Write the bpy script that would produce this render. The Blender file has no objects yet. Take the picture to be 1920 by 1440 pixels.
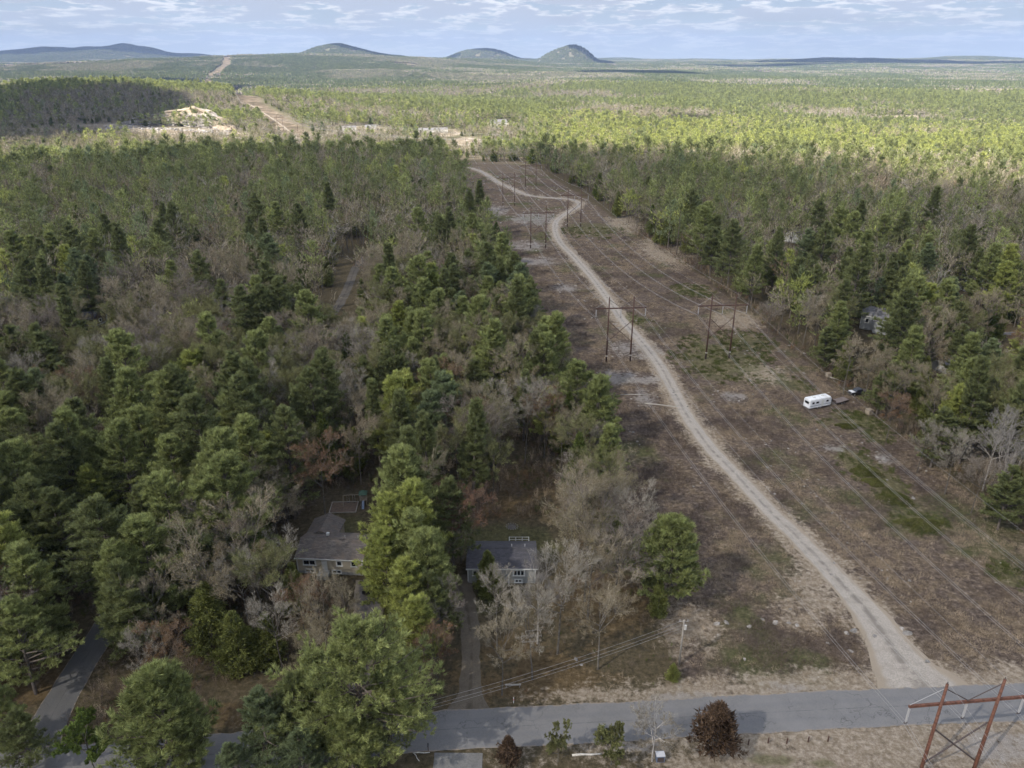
import bpy, math, random
import numpy as np
from mathutils import Vector
R = np.random.default_rng(7)
random.seed(7)
sc = bpy.context.scene
C = sc.collection

# ---------------------------------------------------------------- camera
F = 1400.0; PITCH = math.radians(23.55); CH = 87.0
SP, CP = math.sin(PITCH), math.cos(PITCH)
cam = bpy.data.cameras.new('camera'); cam.sensor_width = 36; cam.lens = F/1920*36
cam.clip_start = 1; cam.clip_end = 60000
co = bpy.data.objects.new('camera', cam); C.objects.link(co)
co.location = (0, 0, CH); co.rotation_euler = (math.pi/2-PITCH, 0, 0)
sc.camera = co
# ---------------------------------------------------------------- sky and sun
SUN_EL = math.radians(40); SUN_AZ = math.radians(-128)      # azimuth from +Y towards +X
SUNV = np.array([math.cos(SUN_EL)*math.sin(SUN_AZ), math.cos(SUN_EL)*math.cos(SUN_AZ), math.sin(SUN_EL)])
w = bpy.data.worlds.new('World'); sc.world = w; w.use_nodes = True
nt = w.node_tree; nt.nodes.clear()
def N(nt, t, **kw):
    n = nt.nodes.new(t)
    for k, v in kw.items():
        if k.startswith('i_'): n.inputs[int(k[2:]) if k[2:].isdigit() else k[2:].replace('_', ' ')].default_value = v
        else: setattr(n, k, v)
    return n
def sky_world():
    L = nt.links.new
    out = N(nt, 'ShaderNodeOutputWorld'); bg = N(nt, 'ShaderNodeBackground'); bg.inputs[1].default_value = 0.15
    sky = N(nt, 'ShaderNodeTexSky', sky_type='NISHITA', sun_disc=False)
    sky.sun_elevation = SUN_EL; sky.sun_rotation = SUN_AZ; sky.altitude = 100; sky.air_density = 1.0; sky.dust_density = 0.6; sky.ozone_density = 1.6
    tc = N(nt, 'ShaderNodeTexCoord'); sep = N(nt, 'ShaderNodeSeparateXYZ'); L(tc.outputs['Generated'], sep.inputs[0])
    def M_(op, a, b=0.0):
        m = N(nt, 'ShaderNodeMath', operation=op)
        for k, v in ((0, a), (1, b)):
            if isinstance(v, (int, float)): m.inputs[k].default_value = v
            else: L(v, m.inputs[k])
        return m.outputs[0]
    zz = M_('MAXIMUM', sep.outputs[2], 0.0); den = M_('POWER', M_('ADD', zz, 0.09), 0.8)
    px = M_('DIVIDE', sep.outputs[0], den); py = M_('DIVIDE', sep.outputs[1], den); lz = M_('LOGARITHM', M_('ADD', zz, 0.03), 2.718)
    def layer(off, scale, detail, rough=.55):
        cb = N(nt, 'ShaderNodeCombineXYZ'); L(px, cb.inputs[0]); L(py, cb.inputs[1]); L(M_('ADD', M_('MULTIPLY', lz, 1.1), off), cb.inputs[2])
        no = N(nt, 'ShaderNodeTexNoise'); L(cb.outputs[0], no.inputs['Vector']); no.inputs['Scale'].default_value = scale; no.inputs['Detail'].default_value = detail; no.inputs['Roughness'].default_value = rough
        return no
    n1 = layer(3.0, 3.3, 8, .58); n2 = layer(3.045, 3.3, 8, .58); big = layer(11.0, 0.7, 2)
    def ramp(src, a, b):
        m = N(nt, 'ShaderNodeMapRange', interpolation_type='SMOOTHSTEP'); L(src, m.inputs[0]); m.inputs[1].default_value = a; m.inputs[2].default_value = b
        return m
    ad = N(nt, 'ShaderNodeMath', operation='MULTIPLY_ADD'); L(big.outputs[0], ad.inputs[0]); ad.inputs[1].default_value = 0.16; L(n1.outputs[0], ad.inputs[2])
    ad2 = N(nt, 'ShaderNodeMath', operation='MULTIPLY_ADD'); L(big.outputs[0], ad2.inputs[0]); ad2.inputs[1].default_value = 0.16; L(n2.outputs[0], ad2.inputs[2])
    up_ = N(nt, 'ShaderNodeMapRange'); L(sep.outputs[2], up_.inputs[0]); up_.inputs[1].default_value = 0.08; up_.inputs[2].default_value = 0.5; up_.inputs[4].default_value = 0.07
    ad3 = N(nt, 'ShaderNodeMath', operation='ADD'); L(ad.outputs[0], ad3.inputs[0]); L(up_.outputs[0], ad3.inputs[1])
    m1 = ramp(ad3.outputs[0], 0.505, 0.565); m2 = ramp(ad2.outputs[0], 0.53, 0.62)
    # clouds thin out towards the horizon haze
    hf = N(nt, 'ShaderNodeMapRange'); L(sep.outputs[2], hf.inputs[0]); hf.inputs[1].default_value = 0.0; hf.inputs[2].default_value = 0.06; hf.inputs[3].default_value = 0.12; hf.inputs[4].default_value = 0.85
    ma = N(nt, 'ShaderNodeMath', operation='MULTIPLY'); L(m1.outputs[0], ma.inputs[0]); L(hf.outputs[0], ma.inputs[1])
    cc = N(nt, 'ShaderNodeMix', data_type='RGBA'); L(m2.outputs[0], cc.inputs[0]); cc.inputs[6].default_value = (2.15, 2.17, 2.2, 1); cc.inputs[7].default_value = (1.2, 1.3, 1.5, 1)
    # air: pale at the horizon, clearer blue above, then the sky model
    lo = N(nt, 'ShaderNodeMapRange'); L(sep.outputs[2], lo.inputs[0]); lo.inputs[1].default_value = 0.0; lo.inputs[2].default_value = 0.09
    lt = N(nt, 'ShaderNodeMix', data_type='RGBA'); L(lo.outputs[0], lt.inputs[0]); lt.inputs[6].default_value = (1.38, 1.55, 1.66, 1); lt.inputs[7].default_value = (0.84, 1.06, 1.33, 1)
    hz_ = N(nt, 'ShaderNodeMapRange', interpolation_type='SMOOTHSTEP'); L(sep.outputs[2], hz_.inputs[0]); hz_.inputs[1].default_value = 0.45; hz_.inputs[2].default_value = 0.10
    hm = N(nt, 'ShaderNodeMix', data_type='RGBA'); L(hz_.outputs[0], hm.inputs[0]); L(sky.outputs[0], hm.inputs[6]); L(lt.outputs[2], hm.inputs[7])
    mx = N(nt, 'ShaderNodeMix', data_type='RGBA'); L(ma.outputs[0], mx.inputs[0]); L(hm.outputs[2], mx.inputs[6]); L(cc.outputs[2], mx.inputs[7])
    L(mx.outputs[2], bg.inputs[0]); L(bg.outputs[0], out.inputs[0])
sky_world()
sun = bpy.data.lights.new('sun', 'SUN'); sun.energy = 4.5; sun.angle = math.radians(0.53); sun.color = (1.0, 0.94, 0.84)
so = bpy.data.objects.new('sun', sun); C.objects.link(so)
so.rotation_euler = Vector(SUNV).to_track_quat('Z', 'Y').to_euler(); so.location = (0, 0, 300)
vs = sc.view_settings
sc.display_settings.display_device = 'sRGB'
vs.view_transform = 'Standard'; vs.look = 'None'; vs.gamma = 1; vs.exposure = 1.74; vs.use_curve_mapping = False
sc.render.engine = 'CYCLES'
cy = sc.cycles
cy.max_bounces = 6; cy.diffuse_bounces = 4; cy.glossy_bounces = 1; cy.transmission_bounces = 2; cy.transparent_max_bounces = 8; cy.volume_bounces = 0
cy.use_denoising = True; cy.denoiser = 'OPENIMAGEDENOISE'; cy.denoising_input_passes = 'RGB_ALBEDO_NORMAL'; cy.denoising_prefilter = 'ACCURATE'; cy.caustics_reflective = False; cy.caustics_refractive = False
cy.use_adaptive_sampling = True; cy.adaptive_threshold = 0.02
cy.sample_clamp_indirect = 4
sc.render.use_persistent_data = False

# ---------------------------------------------------------------- placing: pixels of the photograph to points of the place
def ray(u, v):
    a, b = (u-960)/F, (v-720)/F
    return np.array([a, CP-b*SP, -SP-b*CP])
def P(u, v, z=0.0):
    d = ray(u, v); t = (z-CH)/d[2]; return np.array([d[0]*t, d[1]*t, z])
def proj(x, y, z):
    fw = y*CP+(CH-z)*SP; dn = (CH-z)*CP-y*SP
    fw = np.where(fw < 1, 1, fw)
    return 960+F*x/fw, 720+F*dn/fw, fw
def sm(a, b, x):
    t = np.clip((x-a)/(b-a), 0, 1); return t*t*(3-2*t)
_lat = np.random.default_rng(99).random((256, 256))
def vn(x, y):
    xi = np.floor(x).astype(int); yi = np.floor(y).astype(int); fx = x-xi; fy = y-yi
    fx = fx*fx*(3-2*fx); fy = fy*fy*(3-2*fy)
    g = lambda i, j: _lat[i % 256, j % 256]
    return (g(xi, yi)*(1-fx)+g(xi+1, yi)*fx)*(1-fy)+(g(xi, yi+1)*(1-fx)+g(xi+1, yi+1)*fx)*fy
def fbm(x, y, o=4):
    s = 0; a = .5; t = 0
    for k in range(o):
        s = s+a*vn(x*2**k+17.3*k, y*2**k+5.1*k); t += a; a *= .5
    return s/t
BUMPS = [  # photo column, distance, height, half width across, half width along
    (250, 1650, 30, 330, 300), (40, 1750, 26, 300, 330),
    (520, 5600, 82, 1000, 900), (250, 6200, 30, 1500, 900), (800, 6600, 42, 900, 900),
    (50, 11500, 110, 420, 900), (150, 11300, 70, 330, 900), (205, 11000, 85, 230, 800), (262, 11000, 95, 230, 800), (320, 11000, 60, 300, 800), (400, 11200, 40, 330, 800),
    (595, 7600, 70, 190, 500), (640, 7650, 58, 210, 500), (665, 7600, 22, 160, 500), (700, 7700, 40, 260, 500), (745, 7800, 14, 160, 400),
    (900, 9000, 92, 230, 500), (925, 9000, 30, 170, 500), (875, 9000, 14, 160, 500), (975, 9000, 26, 230, 500), (830, 9100, 10, 200, 400),
    (1064, 8000, 100, 165, 400), (1085, 8000, 46, 95, 400), (1035, 8000, 34, 130, 400), (1115, 8050, 12, 200, 400),
    (1600, 9500, 34, 650, 500), (1830, 12000, 40, 500, 500), (1160, 12500, 22, 300, 500),
    (1250, 2700, 16, 600, 300), (1000, 4200, 14, 900, 400), (1600, 3300, 10, 900, 400)]
_bc = [((U-960)/1527.0, D, H, sa, sb) for U, D, H, sa, sb in BUMPS]
def hz(x, y):
    x = np.asarray(x, float); y = np.asarray(y, float); r = np.hypot(x, y)
    z = np.interp(r, [0, 690, 860, 1300, 2500, 4500, 6500, 9000, 13000, 40000], [0, 0, -15, -16, -16, -12, 0, 40, 68, 60])
    far = sm(720, 1500, r)
    z = z+far*(fbm(x/700+31, y/700+11, 3)-.5)*(30+24*sm(2500, 8000, r))
    for t, D, H, sa, sb in _bc:
        n = math.hypot(t, 1); ex, ey = t/n, 1/n
        lx = x*ey-y*ex; ly = x*ex+y*ey-D
        q = .5*((lx/sa)**2+(ly/sb)**2); z = z+H*np.exp(-(q**1.45 if D > 7000 else q))*(1+(.26*(fbm(x/260+7, y/400, 3)-.5) if D > 7000 else 0))
    return z
def march(u, v, lo=120, hi=14000, off=0.0):
    d = ray(u, v); dh = math.hypot(d[0], d[1]); rr = np.concatenate([np.arange(lo, 1500, 4), np.geomspace(1500, hi, 1500)])
    x = d[0]/dh*rr; y = d[1]/dh*rr; z = CH+d[2]/dh*rr
    k = np.nonzero(z <= hz(x, y)+off)[0]
    i = k[0] if len(k) else len(rr)-1
    return np.array([x[i], y[i], float(hz(x[i], y[i]))])

# ---------------------------------------------------------------- helpers
def tag(o, label=None, cat=None, group=None, kind=None):
    if label: o['label'] = label
    if cat: o['category'] = cat
    if group: o['group'] = group
    if kind: o['kind'] = kind
    return o
def link(o, parent=None):
    C.objects.link(o)
    if parent is not None: o.parent = parent
    return o
def empty(name, loc, rz=0.0, label=None, cat=None, group=None):
    o = bpy.data.objects.new(name, None); o.empty_display_size = .2
    link(o); o.location = loc; o.rotation_euler = (0, 0, rz)
    return tag(o, label, cat, group)
class MB:
    """collects vertices and faces of ONE mesh"""
    def __init__(s): s.v = []; s.q = []; s.n = 0; s.tri = []
    def add(s, v, f):
        s.v.append(np.asarray(v, float)); s.q += [tuple(i+s.n for i in k) for k in f]; s.n += len(v); return s
    def box(s, c, d, rz=0.0, M=None):
        c = np.array(c, float); d = np.array(d, float)/2
        v = np.array([[x, y, z] for x in (-1, 1) for y in (-1, 1) for z in (-1, 1)])*d
        if rz: cs, sn = math.cos(rz), math.sin(rz); v = v@np.array([[cs, sn, 0], [-sn, cs, 0], [0, 0, 1]])
        if M is not None: v = v@np.array(M).T
        return s.add(v+c, [(0, 1, 3, 2), (4, 6, 7, 5), (0, 4, 5, 1), (2, 3, 7, 6), (0, 2, 6, 4), (1, 5, 7, 3)])
    def tube(s, pts, rad, n=6, cap=True):
        pts = np.asarray(pts, float); m = len(pts); rad = np.broadcast_to(rad, (m,))
        t = np.gradient(pts, axis=0); t /= np.linalg.norm(t, axis=1)[:, None]+1e-9
        ref = np.where(np.abs(t[:, 2:3]) > .9, [[1., 0, 0]], [[0, 0, 1.]])
        a = np.cross(t, ref); a /= np.linalg.norm(a, axis=1)[:, None]+1e-9; b = np.cross(t, a)
        th = np.arange(n)/n*2*math.pi
        v = pts[:, None]+rad[:, None, None]*(np.cos(th)[None, :, None]*a[:, None]+np.sin(th)[None, :, None]*b[:, None])
        f = [(i*n+j, i*n+(j+1) % n, (i+1)*n+(j+1) % n, (i+1)*n+j) for i in range(m-1) for j in range(n)]
        if cap: f += [tuple(range(n))[::-1], tuple((m-1)*n+j for j in range(n))]
        return s.add(v.reshape(-1, 3), f)
    def build(s, name, mat, parent=None, smooth=False):
        me = bpy.data.meshes.new(name); me.from_pydata(np.concatenate(s.v).tolist(), [], s.q)
        me.materials.append(mat)
        if smooth: me.polygons.foreach_set('use_smooth', [True]*len(me.polygons))
        me.update()
        return link(bpy.data.objects.new(name, me), parent)
def fast_mesh(name, verts, loops, sizes, matidx=None, mats=()):
    """mesh from flat arrays"""
    me = bpy.data.meshes.new(name)
    me.vertices.add(len(verts)); me.vertices.foreach_set('co', np.asarray(verts, np.float32).ravel())
    me.loops.add(len(loops)); me.loops.foreach_set('vertex_index', np.asarray(loops, np.int32))
    me.polygons.add(len(sizes)); st = np.concatenate([[0], np.cumsum(sizes)[:-1]])
    me.polygons.foreach_set('loop_start', st.astype(np.int32)); me.polygons.foreach_set('loop_total', np.asarray(sizes, np.int32))
    for m in mats: me.materials.append(m)
    if matidx is not None: me.polygons.foreach_set('material_index', np.asarray(matidx, np.int32))
    me.update(calc_edges=True); return me
def grid_mesh(name, X, Y, Z, mats, attrs=None, keep=None):
    n, m = X.shape; V = np.stack([X, Y, Z], -1).reshape(-1, 3)
    i = np.arange(n-1)[:, None]*m+np.arange(m-1)[None, :]
    q = np.stack([i, i+1, i+m+1, i+m], -1).reshape(-1, 4)
    if keep is not None: q = q[keep.ravel()]
    me = fast_mesh(name, V, q.ravel(), np.full(len(q), 4), mats=mats)
    for k, a in (attrs or {}).items():
        at = me.attributes.new(k, 'FLOAT_COLOR', 'POINT'); at.data.foreach_set('color', a.reshape(-1, 4).astype(np.float32).ravel())
    return me

# ---------------------------------------------------------------- materials
def newmat(name):
    m = bpy.data.materials.new(name); m.use_nodes = True; m.node_tree.nodes.clear()
    return m, m.node_tree
def hx(r, g, b, a=1): return (r, g, b, a)
def ramp_node(nt, src, stops):
    r = N(nt, 'ShaderNodeValToRGB'); nt.links.new(src, r.inputs[0]); e = r.color_ramp.elements
    while len(e) < len(stops): e.new(.5)
    for k, (p, c) in enumerate(stops): e[k].position = p; e[k].color = (*c, 1)
    return r
def mixc(nt, fac, a, b, mode='MIX'):
    m = N(nt, 'ShaderNodeMix', data_type='RGBA', blend_type=mode)
    for s, v in ((0, fac), (6, a), (7, b)):
        if isinstance(v, (int, float)): m.inputs[s].default_value = v
        elif isinstance(v, tuple): m.inputs[s].default_value = v if len(v) == 4 else (*v, 1)
        else: nt.links.new(v, m.inputs[s])
    return m.outputs[2]
def noise(nt, vec, scale, detail=4, rough=.55, dist=0):
    n = N(nt, 'ShaderNodeTexNoise'); nt.links.new(vec, n.inputs['Vector'])
    n.inputs['Scale'].default_value = scale; n.inputs['Detail'].default_value = detail; n.inputs['Roughness'].default_value = rough; n.inputs['Distortion'].default_value = dist
    return n.outputs[0]
def mrange(nt, src, a, b, c=0., d=1., smooth=True):
    m = N(nt, 'ShaderNodeMapRange', interpolation_type='SMOOTHSTEP' if smooth else 'LINEAR'); nt.links.new(src, m.inputs[0])
    for k, v in zip((1, 2, 3, 4), (a, b, c, d)): m.inputs[k].default_value = v
    return m.outputs[0]
def math_(nt, op, a, b=0.0):
    m = N(nt, 'ShaderNodeMath', operation=op)
    for k, v in ((0, a), (1, b)):
        if isinstance(v, (int, float)): m.inputs[k].default_value = v
        else: nt.links.new(v, m.inputs[k])
    return m.outputs[0]
def leaf_mat(name, cols, clump=.5, transl=.3, vary=.35, gain=1.0):
    cols = [tuple(k*gain for k in c) for c in cols]
    return _leaf_mat(name, cols, clump, transl, vary)
def _leaf_mat(name, cols, clump, transl, vary):
    """foliage: colour by tree, by clump and by leaf; a little light passes through"""
    m, t = newmat(name); L = t.links.new
    out = N(t, 'ShaderNodeOutputMaterial'); oi = N(t, 'ShaderNodeObjectInfo'); ge = N(t, 'ShaderNodeNewGeometry')
    r = ramp_node(t, oi.outputs['Random'], [(i/max(1, len(cols)-1), c) for i, c in enumerate(cols)])
    nz = noise(t, ge.outputs['Position'], clump, 2)
    dk = mrange(t, nz, .3, .7, 1-vary, 1+vary)
    dl = mrange(t, ge.outputs['Random Per Island'], 0, 1, .62, 1.5, False)
    mu = math_(t, 'MULTIPLY', dk, dl)
    c = N(t, 'ShaderNodeVectorMath', operation='SCALE'); L(r.outputs[0], c.inputs[0]); L(mu, c.inputs['Scale'])
    d = N(t, 'ShaderNodeBsdfDiffuse'); L(c.outputs[0], d.inputs[0]); tr = N(t, 'ShaderNodeBsdfTranslucent'); L(c.outputs[0], tr.inputs[0])
    ms = N(t, 'ShaderNodeMixShader'); ms.inputs[0].default_value = transl; L(d.outputs[0], ms.inputs[1]); L(tr.outputs[0], ms.inputs[2]); L(ms.outputs[0], out.inputs[0])
    return m
def bark_mat(name, cols, scale=3.0):
    m, t = newmat(name); L = t.links.new
    out = N(t, 'ShaderNodeOutputMaterial'); oi = N(t, 'ShaderNodeObjectInfo'); ge = N(t, 'ShaderNodeNewGeometry')
    r = ramp_node(t, oi.outputs['Random'], [(i/max(1, len(cols)-1), c) for i, c in enumerate(cols)])
    nz = mrange(t, noise(t, ge.outputs['Position'], scale, 3), .3, .7, .72, 1.28)
    c = N(t, 'ShaderNodeVectorMath', operation='SCALE'); L(r.outputs[0], c.inputs[0]); L(nz, c.inputs['Scale'])
    d = N(t, 'ShaderNodeBsdfDiffuse'); L(c.outputs[0], d.inputs[0]); L(d.outputs[0], out.inputs[0])
    return m
def plain(name, col, rough=.6, metal=0., nscale=None, var=.2, bump=0., spec=.5, detail=4):
    m, t = newmat(name); L = t.links.new
    out = N(t, 'ShaderNodeOutputMaterial'); b = N(t, 'ShaderNodeBsdfPrincipled')
    b.inputs['Roughness'].default_value = rough; b.inputs['Metallic'].default_value = metal; b.inputs['Specular IOR Level'].default_value = spec
    b.inputs['Base Color'].default_value = (*col, 1)
    if nscale:
        tc = N(t, 'ShaderNodeTexCoord'); nz = noise(t, tc.outputs['Object'], nscale, detail)
        s = mrange(t, nz, .3, .7, 1-var, 1+var)
        c = N(t, 'ShaderNodeVectorMath', operation='SCALE'); c.inputs[0].default_value = col; L(s, c.inputs['Scale']); L(c.outputs[0], b.inputs['Base Color'])
        if bump:
            bp = N(t, 'ShaderNodeBump'); bp.inputs['Distance'].default_value = bump; L(nz, bp.inputs['Height']); L(bp.outputs[0], b.inputs['Normal'])
    L(b.outputs[0], out.inputs[0]); return m
# ---------------------------------------------------------------- the ground
XL = np.array([(92, 27), (95, 26), (180, 16), (216, 12), (368, -5), (490, -22), (606, -43), (730, -66)], float)      # west edge of the cleared strip
XR = np.array([(60, 108), (130, 101.5), (166, 97.6), (212, 93), (323, 83), (388, 68), (518, 50), (685, 18), (760, -6)], float)
def cor(x, y):
    """signed depth inside the power line clearing, metres"""
    a = x-np.interp(y, XL[:, 0], XL[:, 1]); b = np.interp(y, XR[:, 0], XR[:, 1])-x
    d = np.minimum(a, b)
    d = np.where(y < 92, np.minimum(b, np.maximum(x-27, 92-y+0*x) if False else x-27), d)
    return np.where(y > 745, -(y-745), d)
def seg_dist(x, y, pts):
    x = np.asarray(x, float); y = np.asarray(y, float); best = np.full(x.shape, 1e9); par = np.zeros(x.shape); acc = 0
    for (x0, y0), (x1, y1) in zip(pts[:-1], pts[1:]):
        dx, dy = x1-x0, y1-y0; l2 = dx*dx+dy*dy; t = np.clip(((x-x0)*dx+(y-y0)*dy)/l2, 0, 1)
        d = np.hypot(x-x0-t*dx, y-y0-t*dy); m = d < best; best = np.where(m, d, best); par = np.where(m, acc+t, par); acc += 1
    return best, par
def smooth_path(pts, n=8):
    """Catmull-Rom through the points"""
    p = np.array(pts, float); p = np.vstack([2*p[0]-p[1], p, 2*p[-1]-p[-2]]); o = []
    for i in range(1, len(p)-2):
        for k in range(n):
            t = k/n; o.append(.5*((2*p[i])+(-p[i-1]+p[i+1])*t+(2*p[i-1]-5*p[i]+4*p[i+1]-p[i+2])*t*t+(-p[i-1]+3*p[i]-3*p[i+1]+p[i+2])*t**3))
    o.append(p[-2]); return np.array(o)
TRACK_PX = [(1735, 1296), (1716, 1272), (1700, 1255), (1660, 1195), (1620, 1140), (1560, 1075), (1500, 1012), (1440, 955), (1380, 890), (1330, 838), (1290, 782), (1262, 730), (1235, 682), (1200, 637), (1168, 602), (1143, 565), (1110, 520), (1075, 480), (1051, 455), (1041, 433), (1043, 415), (1060, 401), (1080, 390), (1087, 383), (1080, 377), (1062, 373), (1030, 371), (990, 366), (965, 356), (940, 345), (918, 331), (900, 321), (878, 314)]
TRACK = smooth_path([P(u, v)[:2] for u, v in TRACK_PX], 6)
ROAD_PX = [(-300, 1460), (0, 1445), (200, 1432), (400, 1415), (600, 1395), (800, 1371), (1080, 1357), (1400, 1339), (1640, 1327), (1920, 1316), (2300, 1304)]
ROAD = smooth_path([P(u, v)[:2] for u, v in ROAD_PX], 6)
SIDE = smooth_path([P(u, v)[:2] for u, v in [(40, 1450), (75, 1385), (115, 1310), (160, 1235), (205, 1165), (235, 1110), (262, 1060), (285, 1000)]], 5)
DRIVE = smooth_path([P(u, v)[:2] for u, v in [(880, 1335), (882, 1290), (884, 1230), (880, 1170), (868, 1115), (850, 1080)]], 5)
DRIVE2 = smooth_path([P(u, v)[:2] for u, v in [(640, 1400), (668, 1300), (680, 1220), (688, 1160), (694, 1115), (700, 1085)]], 5)
SIDE2 = smooth_path([march(u, v)[:2] for u, v in [(600, 620), (636, 572), (655, 535), (668, 505), (690, 480)]], 5)
LANE = smooth_path([P(u, v)[:2] for u, v in [(1700, 632), (1790, 628), (1860, 626), (1990, 624)]], 5)
FARROW = [tuple(march(u, v, 900)[:2]) for u, v in [(575, 262), (545, 245), (505, 215), (470, 192), (436, 172)]]+[tuple(march(u, v, 2600)[:2]) for u, v in [(385, 157), (398, 140), (424, 122), (452, 104)]]
OPEN_FAR = []  # clearings: x, y, radius across, radius along
for u, v, ra, rb in [(330, 250, 80, 60), (400, 253, 60, 50), (270, 250, 60, 50), (230, 240, 60, 25), (210, 244, 50, 30), (120, 245, 60, 14), (60, 250, 40, 12), (680, 244, 50, 50), (812, 249, 50, 60), (600, 250, 30, 12), (935, 235, 40, 60), (1072, 138, 50, 90), (760, 121, 110, 120), (800, 148, 70, 60), (1690, 222, 60, 50), (1790, 294, 26, 50), (1866, 295, 26, 50), (1000, 245, 40, 20), (870, 270, 28, 90), (1900, 360, 14, 16), (1300, 250, 20, 16)]:
    q = march(u, v, 650 if v > 200 else 1500); OPEN_FAR.append((q[0], q[1], ra, rb))
def open_far(x, y):
    o = np.zeros(np.shape(x))
    for a, b, ra, rb in OPEN_FAR: o = np.maximum(o, 1-np.hypot((x-a)/ra, (y-b)/rb))
    return o
def blob(x, y, items):
    o = np.zeros(np.shape(x))
    for u, v, ru, rv in items:
        c = P(u, v); e = P(u+ru, v); f = P(u, v-rv)
        o = np.maximum(o, 1.25-np.hypot((x-c[0])/abs(e[0]-c[0]), (y-c[1])/abs(f[1]-c[1])))
    return np.clip(o*1.1, 0, .85)*np.clip(.2+1.7*fbm(x/5+3, y/5, 3), 0, 1)
GREEN_PX = [(1350, 672, 90, 40), (1400, 640, 50, 22), (1110, 430, 60, 16), (1660, 905, 40, 40), (1720, 980, 60, 22), (1610, 870, 45, 40), (1590, 790, 60, 20), (1640, 810, 40, 20), (1500, 722, 22, 14), (1300, 545, 40, 12), (1190, 600, 40, 12), (1345, 700, 50, 16), (950, 1005, 110, 26), (1010, 1030, 50, 40), (630, 985, 70, 26), (1450, 1425, 60, 14), (1540, 1432, 40, 10), (900, 1130, 60, 30), (940, 1110, 70, 18), (1890, 1080, 30, 30)]
GRAV_PX = [(1160, 708, 60, 16), (1215, 712, 40, 12), (1190, 655, 60, 20), (985, 460, 50, 12), (1010, 490, 60, 10), (1705, 1262, 60, 34), (1300, 1310, 110, 12), (1480, 1290, 80, 16), (1870, 1400, 110, 40), (1180, 1402, 60, 12), (1060, 540, 30, 10), (1210, 745, 30, 20), (1375, 745, 30, 12), (1660, 860, 25, 14), (1560, 840, 30, 10), (1000, 410, 60, 14), (930, 395, 30, 12)]
TAN_PX = [(1500, 1290, 260, 26), (1250, 1300, 300, 22), (1640, 1410, 300, 60), (1330, 1395, 90, 18), (1560, 1100, 90, 70), (1500, 1150, 60, 40), (1290, 1180, 70, 60), (1700, 1300, 300, 20), (1520, 560, 60, 30), (1250, 470, 60, 30), (1170, 420, 40, 20), (1850, 850, 90, 60), (1380, 600, 60, 20), (1430, 700, 60, 22)]
RED_PX = [(1000, 1240, 160, 60), (960, 950, 90, 30), (60, 1280, 90, 60), (420, 1340, 90, 30), (250, 1290, 40, 50), (1000, 1280, 220, 40), (1130, 1130, 120, 70), (1000, 900, 80, 40), (760, 1400, 90, 14), (880, 1320, 60, 26)]
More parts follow.
